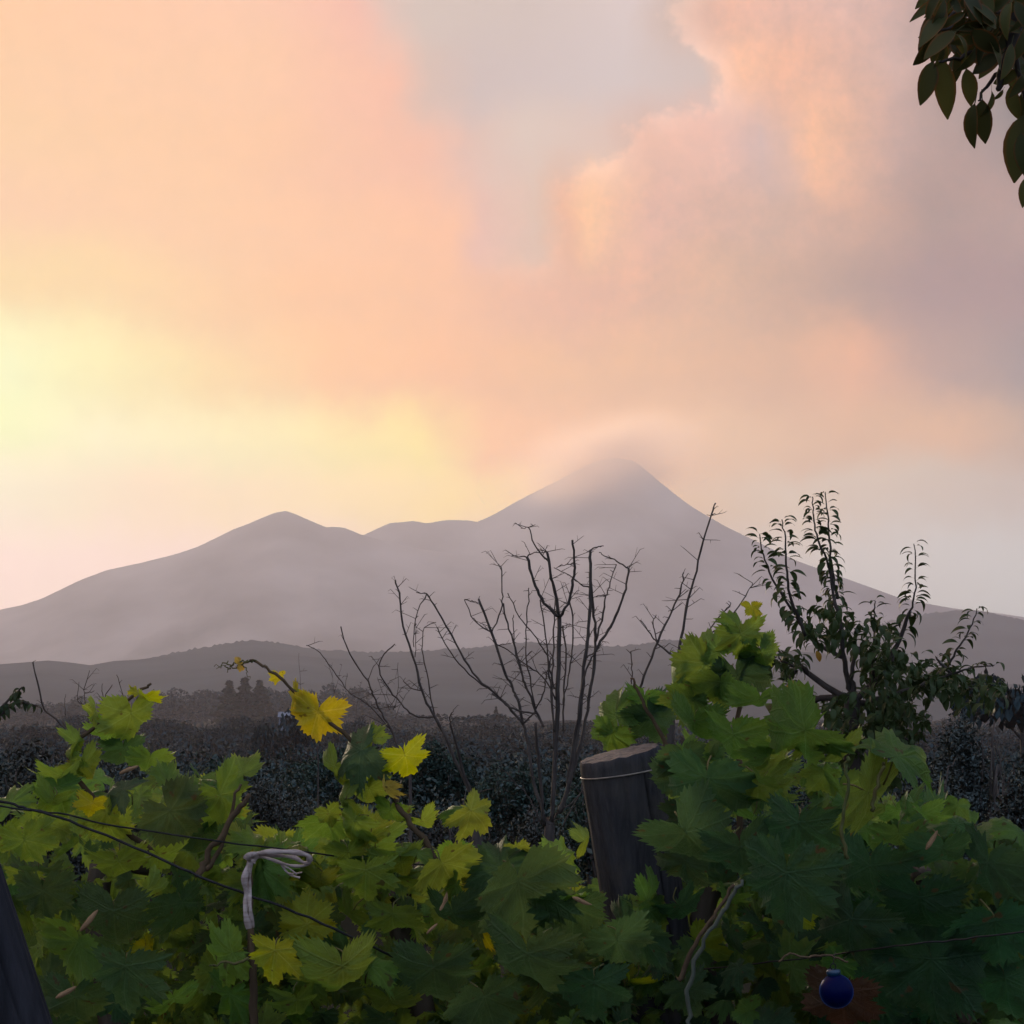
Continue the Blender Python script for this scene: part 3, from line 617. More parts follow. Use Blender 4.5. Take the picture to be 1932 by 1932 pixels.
bare_tree('bare_tree', 11.0, C3, 'small spreading bare tree right of the yellow vine leaves', [(775,1480),(760,1430)], 15, 3, thick=.7, tk=.45)
C4 = [
 (.008,.003,[(1282,1300),(1279,1250),(1285,1203),(1299,1130),(1318,1058),(1336,985),(1350,949)]), (.005,.002,[(1282,1246),(1241,1214),(1227,1196),(1208,1170)]), (.006,.003,[(1196,1330),(1216,1276),(1241,1210),(1267,1152),(1285,1112),(1290,1080)]),
 (.005,.002,[(1282,1250),(1321,1207),(1358,1163),(1379,1138)]), (.005,.002,[(1310,1225),(1332,1203),(1376,1167),(1405,1123),(1420,1100)]), (.003,.002,[(1192,1290),(1192,1260),(1190,1229)]), (.003,.002,[(1241,1212),(1232,1180),(1238,1160)]),
]
bare_tree('bare_tree', 8.0, C4, 'bare twigs rising between the tall vine shoot and the pear tree', [(1262,1400),(1275,1320)], 26, 4, thick=.9)
C5 = [
 (.006,.0045,[(160,1420),(124,1376),(89,1343),(79,1326),(62,1249)]), (.004,.002,[(172,1400),(165,1346),(160,1323),(159,1301),(169,1265)]), (.003,.0015,[(158,1330),(146,1320),(149,1287)]), (.003,.0015,[(160,1308),(170,1306),(178,1303)]),
 (.004,.002,[(186,1400),(197,1340),(197,1315),(212,1292)]), (.003,.0015,[(197,1318),(192,1300),(194,1290)]), (.003,.002,[(245,1380),(231,1311),(220,1273)]), (.003,.0015,[(124,1350),(122,1330),(124,1310)]), (.003,.002,[(200,1340),(160,1365),(124,1376)]),
]
bare_tree('bare_tree', 12.0, C5, 'sparse bare sticks poking above the scrub at far left', [(170,1470),(165,1425)], 12, 5, tk=.5)
C6 = [(.004,.002,[(575,1400),(568,1330),(566,1280),(564,1232)]), (.003,.0015,[(640,1400),(632,1330),(628,1290),(627,1250)]), (.003,.0015,[(630,1310),(640,1275),(645,1255)]), (.003,.0015,[(672,1350),(676,1310),(683,1285)])]
bare_tree('bare_tree', 14.0, C6, 'thin upright sticks behind the small yellow vine leaves', [(600,1440),(590,1415)], 8, 6, thick=.45, tk=.35)

# ------------------------------------------------------------------ leaves of the fruit trees
def fruit_leaf_mat(name, c1, c2, rim):
    m, N, L = newmat(name)
    oi = N.new('ShaderNodeObjectInfo'); tc = N.new('ShaderNodeTexCoord')
    cr = N.new('ShaderNodeValToRGB'); cr.color_ramp.elements[0].color = (*c1,1); cr.color_ramp.elements[1].color = (*c2,1); L.new(oi.outputs['Random'], cr.inputs[0])
    sp = N.new('ShaderNodeSeparateXYZ'); L.new(tc.outputs['UV'], sp.inputs[0])
    mr = N.new('ShaderNodeMapRange'); L.new(sp.outputs[0], mr.inputs[0]); mr.inputs[1].default_value = .72; mr.inputs[2].default_value = 1.0; mr.inputs[4].default_value = .7
    mx0 = N.new('ShaderNodeMix'); mx0.data_type = 'RGBA'; L.new(mr.outputs[0], mx0.inputs[0]); L.new(cr.outputs[0], mx0.inputs[6]); mx0.inputs[7].default_value = (*rim,1)
    b = N.new('ShaderNodeBsdfPrincipled'); b.inputs['Roughness'].default_value = .5; b.inputs['Specular IOR Level'].default_value = .18; L.new(mx0.outputs[2], b.inputs['Base Color'])
    t = N.new('ShaderNodeBsdfTranslucent'); L.new(mx0.outputs[2], t.inputs['Color'])
    ms = N.new('ShaderNodeMixShader'); ms.inputs[0].default_value = .3; L.new(b.outputs[0], ms.inputs[1]); L.new(t.outputs[0], ms.inputs[2])
    o = N.new('ShaderNodeOutputMaterial'); L.new(ms.outputs[0], o.inputs[0]); return m
M_pear = fruit_leaf_mat('pear_leaf', (.014,.026,.010), (.036,.058,.018), (.045,.045,.016))
M_pearY = fruit_leaf_mat('pear_leaf_yellow', (.25,.16,.03), (.35,.20,.04), (.3,.15,.04))
M_over = fruit_leaf_mat('overhang_leaf', (.030,.034,.012), (.075,.078,.022), (.17,.055,.014))
def oval_leaf(name, mat, wid=.36, curl=.5, fold=.25, seed=0):
    # leaf from (0,0,0) to about (0,1,0); u in UV runs 0 at the midrib to 1 at the rim
    n = 7; vs = []; uv = []
    for i in range(n+1):
        t = i/n; w = wid*math.sin(math.pi*min(1, t**.85))**.8*.5 if 0 < i < n else .012
        a = curl*t; y = math.sin(a)/curl if curl else t; z = -(1-math.cos(a))/curl if curl else 0
        for s, u in ((-1,1),(0,0),(1,1)):
            vs.append((s*w, y, z+abs(s)*w*fold)); uv.append((u, t))
    fs = []
    for i in range(n):
        for k in range(2): fs.append((i*3+k, i*3+k+1, (i+1)*3+k+1, (i+1)*3+k))
    k = len(vs); vs += [(-.012,-.22,.02),(.012,-.22,.02),(.012,0.02,0),(-.012,0.02,0)]; uv += [(0,0)]*4; fs.append((k,k+1,k+2,k+3))
    me = mesh(name, vs, fs, mat, True); ul = me.uv_layers.new(name='UVMap')
    for lp in me.loops: ul.data[lp.index].uv = uv[lp.vertex_index]
    return me
def orient(tip, nrm):
    y = tip.normalized(); x = y.cross(nrm).normalized(); z = x.cross(y); m = Matrix((x, y, z)).transposed(); return m.to_4x4()
def put_leaf(me, parent, org, p, tip, nrm, size, name='leaf'):
    o = obj(name, me, parent); o.matrix_local = Matrix.Translation(p-org) @ orient(tip, nrm) @ Matrix.Diagonal((size,size,size,1)); return o

PEAR = [oval_leaf('leaf', M_pear, .42, 1.6, .35), oval_leaf('leaf', M_pear, .36, 2.1, .5), oval_leaf('leaf', M_pear, .46, 1.1, .3)]
PEARY = oval_leaf('leaf', M_pearY, .45, 1.2, .3)
def pear_tree():
    rg = random.Random(21); d = 7.0; g = P(1612,1330,d); org = Vector((g.x, g.y, 0)); t = empty('pear_tree', org)
    tb = MB(); tb.tube([p-org for p in smooth_path([org, org+Vector((.03,0,.7)), P(1616,1500,d), P(1608,1400,d), P(1606,1318,d)], 4, .004, rg)], taper(17, .05, .026), 9); tb.build('trunk', M_treebark, t)
    limbs = [(.014,.008,[(1606,1320),(1550,1316),(1498,1331)]),(.013,.007,[(1606,1322),(1556,1292),(1513,1261),(1500,1240)]),(.012,.006,[(1605,1322),(1604,1304),(1595,1267),(1586,1185),(1574,1127)]),(.012,.006,[(1608,1322),(1611,1307),(1607,1270),(1620,1220)]),
             (.012,.006,[(1608,1324),(1662,1276),(1693,1215),(1717,1154)]),(.012,.006,[(1608,1326),(1647,1322),(1739,1292),(1785,1261)]),(.009,.005,[(1640,1322),(1645,1280),(1647,1230)]),(.008,.004,[(1500,1262),(1488,1280),(1490,1300)]),(.008,.004,[(1590,1240),(1560,1225),(1537,1215),(1501,1163)]),(.008,.004,[(1606,1340),(1660,1370),(1720,1400)]),(.008,.004,[(1606,1340),(1560,1380),(1530,1420)])]
    paths = []
    for r0, r1, pl in limbs:
        z = rg.uniform(-.25,.25); pp = smooth_path([P(x,y,d+z*i/(len(pl)-1)) for i,(x,y) in enumerate(pl)], 4, .004, rg); b = MB().tube([p-org for p in pp], taper(len(pp), r0, r1), 7); b.build('limb', M_treebark, t)
    shoots = [([(1537,1215),(1501,1163),(1464,1102),(1440,1047),(1433,1008)],60),([(1520,1200),(1494,1133),(1485,1078),(1482,1026),(1475,980)],56),([(1590,1190),(1574,1127),(1562,1066),(1543,1017),(1536,974),(1533,937)],80),([(1580,1130),(1570,1080),(1566,1026),(1562,980),(1557,928)],50),
              ([(1660,1280),(1693,1215),(1717,1154),(1728,1108),(1724,1026)],72),([(1647,1260),(1647,1230),(1650,1160),(1650,1133)],20),([(1739,1292),(1785,1261),(1806,1224),(1831,1185),(1843,1148)],50),([(1760,1285),(1800,1270),(1831,1261),(1876,1255)],26),([(1785,1262),(1770,1245),(1765,1238)],6),
              ([(1545,1316),(1500,1300),(1486,1285)],16),([(1512,1262),(1480,1250),(1465,1235)],22),([(1600,1330),(1560,1345),(1530,1335)],8),([(1786,1262),(1830,1300),(1880,1290)],26)]
    leaves = []
    for pl, n in shoots:
        z = rg.uniform(-.3,.3); pp = smooth_path([P(x,y,d+z) for x,y in pl], 5, .003, rg)
        MB().tube([p-org for p in pp], taper(len(pp), .006, .0018), 5).build('shoot', M_treebark, t)
        for k in range(n):
            u = min(1.0, max(0.0, (k+rg.uniform(-1.2,2.2))/n))**1.1; f = u*(len(pp)-1); i = min(int(f), len(pp)-2); p = pp[i].lerp(pp[i+1], f-i)
            sd = (1 if k % 2 else -1)*rg.uniform(.4,1); up = rg.uniform(.1,.7) if u > .55 else rg.uniform(-.6,.5)
            tip = Vector((sd, rg.uniform(-.8,.8), up)); leaves.append((p+tip.normalized()*.012, tip, rg.uniform(.034,.064)*(1.0 if u < .75 else .85)))
    for (cx, cy_, rx, ry, n) in [(1560,1180,52,48,130),(1650,1210,46,50,120),(1700,1275,75,42,220),(1640,1340,85,42,270),(1770,1290,60,32,100),(1480,1243,38,26,55),(1625,1420,95,70,330),(1700,1360,60,40,110),(1845,1305,55,36,90)]:
        for k in range(n):
            a = rg.uniform(0,6.283); q = math.sqrt(rg.random()); p = P(cx+math.cos(a)*rx*q, cy_+math.sin(a)*ry*q, d+rg.uniform(-.35,.35))
            leaves.append((p, Vector((rg.uniform(-1,1), rg.uniform(-1,1), rg.uniform(-.9,.5))), rg.uniform(.034,.062)))
    rg.shuffle(leaves); k = len(leaves)
    keep = leaves[:298]; rest = leaves[298:]
    for p, tip, s in keep:
        put_leaf(rg.choice(PEAR), t, org, p, tip, Vector((rg.uniform(-.4,.4), rg.uniform(-.6,.3), 1)), s)
    b = MB()
    for p, tip, s in rest:
        m = Matrix.Translation(p-org) @ orient(tip, Vector((rg.uniform(-.4,.4), rg.uniform(-.6,.3), 1))) @ Matrix.Diagonal((s,s,s,1)); me = rg.choice(PEAR); i0 = len(b.v)
        b.v += [m @ v.co for v in me.vertices]; b.f += [tuple(i0+q for q in pl.vertices) for pl in me.polygons]
    f = b.build('foliage', M_pear, t); f['kind'] = 'stuff'
    for (x, y) in [(1494,1283),(1486,1292),(1540,1228)]:
        put_leaf(PEARY, t, org, P(x,y,d-.1), Vector((rg.uniform(-.5,.5),-.2,-.8)), Vector((0,-1,.3)), .045)
    tag(t, 'dark young pear tree with upright leafy shoots at right', 'tree')
pear_tree()

OVER = [oval_leaf('leaf', M_over, .40, .5, .25), oval_leaf('leaf', M_over, .32, 1.1, .6), oval_leaf('leaf', M_over, .46, .35, .2), oval_leaf('leaf', M_over, .30, .8, .9), oval_leaf('leaf', M_over, .36, -.6, .3)]
def overhang():
    rg = random.Random(5); d = 3.0; org = Vector((1.75, 3.3, 0)); t = empty('overhanging_tree', org)
    tp = smooth_path([org, org+Vector((.05,0,1.2)), org+Vector((-.05,-.05,2.4)), org+Vector((.0,-.1,3.2))], 5, .01, rg); MB().tube([p-org for p in tp], taper(len(tp), .10, .05), 10).build('trunk', M_treebark, t)
    def X(cx, cy_): return (1661+cx*.23153, cy_*.23153)
    main = [tp[10], Vector((1.3,3.1,2.75)), P(1990,-60,d), P(*X(1080,330),d), P(*X(960,730),d)]
    pp = smooth_path(main, 5, .004, rg); MB().tube([p-org for p in pp], taper(len(pp), .028, .004), 7).build('limb', M_treebark, t)
    for pl, r in [([(1250,80),(900,120),(650,200),(470,270)],.005),([(1080,330),(800,420),(600,480),(480,500)],.005),([(1000,560),(860,700),(800,820)],.004),([(1100,420),(1180,760),(1190,1000)],.005),([(1190,900),(1230,1300)],.004),([(700,10),(560,120),(500,260)],.004)]:
        q = smooth_path([P(*X(*c), d+rg.uniform(-.05,.05)) for c in pl], 4, .003, rg); MB().tube([p-org for p in q], taper(len(q), r, r*.35), 5).build('twig', M_treebark, t)
    def lf(bx, by, tx, ty, var, wide=1.0, dz=0.0):
        a = P(*X(bx,by), d+dz); b_ = P(*X(tx,ty), d+dz+rg.uniform(-.02,.02)); v = b_-a
        nrm = Vector((rg.uniform(-1.1,1.1), -1, rg.uniform(-.4,.6)))
        o = put_leaf(OVER[var], t, org, a, v, nrm, v.length*1.04)
        o.scale.x *= wide
    for h in [(430,262,225,465,1),(445,275,292,605,1),(505,285,420,520,2),(520,380,470,560,0),(430,500,345,832,0,1.1),(500,480,560,962,0,.9),(470,300,560,520,2),(770,845,685,1220,1),(830,810,838,1168,2),(905,740,915,955,1),(700,560,760,860,0,1.1),(620,420,640,680,0),
              (1180,930,1070,1470,2),(1150,1080,1165,1420,0),(1200,1440,1150,1680,0),(1060,700,1110,980,2),(1000,730,940,830,1),(1150,760,1170,1010,0),(480,-30,500,250,2),(560,60,540,330,0),(640,150,690,440,2),(760,100,740,360,0)]:
        lf(*h)
    for k in range(200):
        for _ in range(20):
            cx, cy_ = rg.uniform(500,1230), rg.uniform(-120,700)
            if cy_ < 760-(1170-cx)*.55: break
        if any(math.hypot(cx-hx, cy_-hy) < hr for hx,hy,hr in ((680,90,60),(880,600,95),(1030,430,50))): continue
        a = rg.uniform(-3.0,-.1); l = rg.uniform(190,340); lf(cx, cy_-l*.4, cx+math.cos(a)*l, cy_-l*.4-math.sin(a)*l, rg.randrange(5), rg.uniform(.75,1.15), rg.uniform(-.15,.25))
    tag(t, 'dark leafy branch hanging into the top right corner', 'tree')
overhang()
def left_twig():
    rg = random.Random(15); d = 5.5; g = P(-90,1400,d); org = Vector((g.x, g.y, 0)); t = empty('leafy_sapling', org)
    tp = smooth_path([org, org+Vector((.02,0,.8)), P(-60,1390,d)], 5, .005, rg); MB().tube([p-org for p in tp], taper(len(tp), .02, .008), 7).build('trunk', M_treebark, t)
    for pl in ([(-60,1390),(-10,1352),(20,1316),(42,1296)], [(-60,1390),(0,1350),(30,1325),(72,1332)]):
        q = smooth_path([P(x,y,d) for x,y in pl], 4, .003, rg); MB().tube([p-org for p in q], taper(len(q), .006, .002), 5).build('branch', M_treebark, t)
        for k in range(26):
            f = rg.uniform(.3,1)*(len(q)-1); i = min(int(f), len(q)-2); p = q[i].lerp(q[i+1], f-i)
            put_leaf(rg.choice(PEAR), t, org, p, Vector((rg.uniform(-1,1), rg.uniform(-1,1), rg.uniform(-.9,.5))), Vector((rg.uniform(-.4,.4),-.6,.8)), rg.uniform(.022,.034))
    tag(t, 'dark leafy sapling twigs entering at the left edge', 'tree')
left_twig()

# ------------------------------------------------------------------ grapevine leaf meshes
CP = [(0,1.0),(10,.93),(26,.70),(38,.80),(50,.90),(60,.82),(77,.60),(92,.70),(105,.74),(122,.66),(140,.56),(158,.45),(170,.30),(180,.10)]
def lobe(phi):
    a = abs(phi)
    for i in range(len(CP)-1):
        if CP[i][0] <= a <= CP[i+1][0]:
            t = (a-CP[i][0])/(CP[i+1][0]-CP[i][0]); t = t*t*(3-2*t); return CP[i][1]+(CP[i+1][1]-CP[i][1])*t
    return .1
def vine_leaf(seed):
    rg = random.Random(seed); n = 84; rings = (.25,.5,.76,1.0)
    droop = rg.uniform(.25,1.35); fold = rg.uniform(-.75,.6); cup = rg.uniform(-.6,.6); wav = rg.uniform(.08,.22); wn = rg.choice((4,5,6,7,9)); ph = rg.uniform(0,6.28); asym = rg.uniform(-.12,.12); depth = rg.uniform(.6,1.45); tw = rg.uniform(-.45,.45)
    vs = [(0,0,0)]; uv = [(.5,.5)]
    def Z(x, y, r, phi):
        z = -droop*(max(0,y)**2)*.75 + fold*abs(x)*.8 + cup*(r*r)*.5 - droop*.5*x*x + tw*x*y
        z += wav*math.sin(phi*wn/57.3+ph)*r*r
        a = min(abs(abs(phi)-v) for v in (0,50,104)); z += .10*r*min(1, a/24.0)*(1-.35*r)
        z += .09*mnoise.noise(Vector((x*2.6+seed*3.7, y*2.6, 1)))*min(1, r*2) + .045*mnoise.noise(Vector((x*7+seed, y*7, 4)))*min(1, r*2)
        return z
    for f in rings:
        for k in range(n):
            phi = -180+360*(k+.5)/n; r0 = lobe(phi); r0 = 1-(1-r0)*depth if abs(phi) < 165 else r0
            r0 *= 1+asym*math.sin(R(phi))+.07*mnoise.noise(Vector((phi*.03, seed*1.7, 0)))
            if f == 1.0: r0 *= 1+(.078 if k % 2 else -.078)*(1 if abs(phi) < 168 else .2)*rg.uniform(.3,1.7)
            r = r0*f; x = math.sin(R(phi))*r; y = math.cos(R(phi))*r
            vs.append((x, y, Z(x, y, r, phi))); uv.append((.5+x/3, .5+y/3))
    fs = []; mi = []
    for k in range(n-1):
        k2 = k+1; fs.append((0, 1+k, 1+k2)); mi.append(0)
        for j in range(len(rings)-1): fs.append((1+j*n+k, 1+(j+1)*n+k, 1+(j+1)*n+k2, 1+j*n+k2)); mi.append(0)
    b = MB(); pth = [(0,.04,-.012),(0,-.06,-.08),(rg.uniform(-.08,.08),-.10,-.26),(rg.uniform(-.2,.2),-.08,-.5)]
    b.tube(smooth_path(pth, 3, 0, rg), taper(10, .015, .018), 5); o = len(vs); vs += b.v; uv += [(.5,.5)]*len(b.v)
    for f in b.f: fs.append(tuple(o+i for i in f)); mi.append(1)
    me = mesh('leaf', vs, fs, [M_leaf, M_petiole], True, mi); ul = me.uv_layers.new(name='UVMap')
    for lp in me.loops: ul.data[lp.index].uv = uv[lp.vertex_index]
    return me
VL = [vine_leaf(100+i) for i in range(26)]
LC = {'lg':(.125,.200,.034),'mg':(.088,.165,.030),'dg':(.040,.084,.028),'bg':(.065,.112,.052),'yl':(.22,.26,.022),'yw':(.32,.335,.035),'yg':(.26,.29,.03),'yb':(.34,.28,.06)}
def dry_mesh(seed):
    rg = random.Random(seed); vs = []; fs = []; n = 7
    for i in range(n+1):
        t = i/n; w = .5*math.sin(math.pi*(.1+.85*t))*rg.uniform(.7,1.2)
        for k in range(4):
            a = (k/3-.5)*3.6; vs.append((math.sin(a)*w*.5, t*2-1, math.cos(a)*w*.45+.15*math.sin(t*5+seed)))
    for i in range(n):
        for k in range(3): fs.append((i*4+k, i*4+k+1, (i+1)*4+k+1, (i+1)*4+k))
    return mesh('dry_leaf', vs, fs, M_dry, True)
DRY = [dry_mesh(i) for i in range(4)]

class Vine:
    def __init__(s, name, xg, yg, label, tint=(1,1,1)):
        s.tint = tint
        s.org = Vector((xg, yg, 0)); s.t = empty(name, s.org); s.n = 0; tag(s.t, label, 'grapevine'); s.rg = random.Random(int(xg*1000)+5)
    def cane(s, pts, r0, r1, name='cane', mat=None, n=7):
        q = smooth_path(pts, 5, .0025, s.rg); MB().tube([p-s.org for p in q], [r*s.rg.uniform(.9,1.12) for r in taper(len(q), r0, r1)], n).build(name, mat or M_cane, s.t); return q
    def leaf(s, p, size, ang, colr, face=20, roll=0, var=None, hero=False):
        """p = middle of the blade, size = blade length (m), ang = direction of the tip in the picture plane, face = lean of the tip away (+) or towards (-) the eye"""
        a = R(ang); f = R(face); ro = R(roll); to = (CAM-p).normalized(); rt = FW.cross(UP).normalized()
        inpl = RT*math.cos(a)+UP*math.sin(a); tip = inpl*math.cos(f) - to*math.sin(f); n0 = to*math.cos(f) + inpl*math.sin(f)
        sd = tip.cross(n0); nrm = n0*math.cos(ro)+sd*math.sin(ro)
        me = VL[var if var is not None else s.rg.randrange(len(VL))]; o = obj('leaf', me, s.t); s.n += 1
        o.matrix_local = Matrix.Translation(p-tip.normalized()*size*.25-s.org) @ orient(tip, nrm) @ Matrix.Diagonal((size*s.rg.uniform(.92,1.08),size,size,1))
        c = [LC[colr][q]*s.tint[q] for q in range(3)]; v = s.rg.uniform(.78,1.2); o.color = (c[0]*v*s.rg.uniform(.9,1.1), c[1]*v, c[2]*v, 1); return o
    def dry(s, p, size, ang):
        a = R(ang); o = obj('dry_leaf', s.rg.choice(DRY), s.t); o.matrix_local = Matrix.Translation(p-s.org) @ orient(RT*math.cos(a)+UP*math.sin(a), Vector((s.rg.uniform(-.5,.5),-1,s.rg.uniform(-.3,.5)))) @ Matrix.Diagonal((size*.5,size*.5,size*.5,1))
vl = Vine('grapevine', -.42, 2.75, 'left grapevine with a short leafy shoot above the dark hose')
vm = Vine('grapevine', .0, 2.85, 'middle grapevine with a long arching shoot of yellow leaves')
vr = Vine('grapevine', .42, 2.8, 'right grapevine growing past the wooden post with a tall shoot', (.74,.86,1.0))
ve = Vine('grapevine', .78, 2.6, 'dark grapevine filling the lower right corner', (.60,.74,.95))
for v, tops in ((vl,[(180,1700),(300,1640)]),(vm,[(760,1760),(800,1640)]),(vr,[(1330,1800),(1380,1640)]),(ve,[(1760,1800),(1740,1640)])):
    q = v.cane([v.org, v.org+Vector((.03,.02,.45)), v.org+Vector((-.02,0,.85)), P(tops[0][0],tops[0][1],2.85), P(tops[1][0],tops[1][1],2.85)], .032, .012, 'trunk', M_bark, 9)
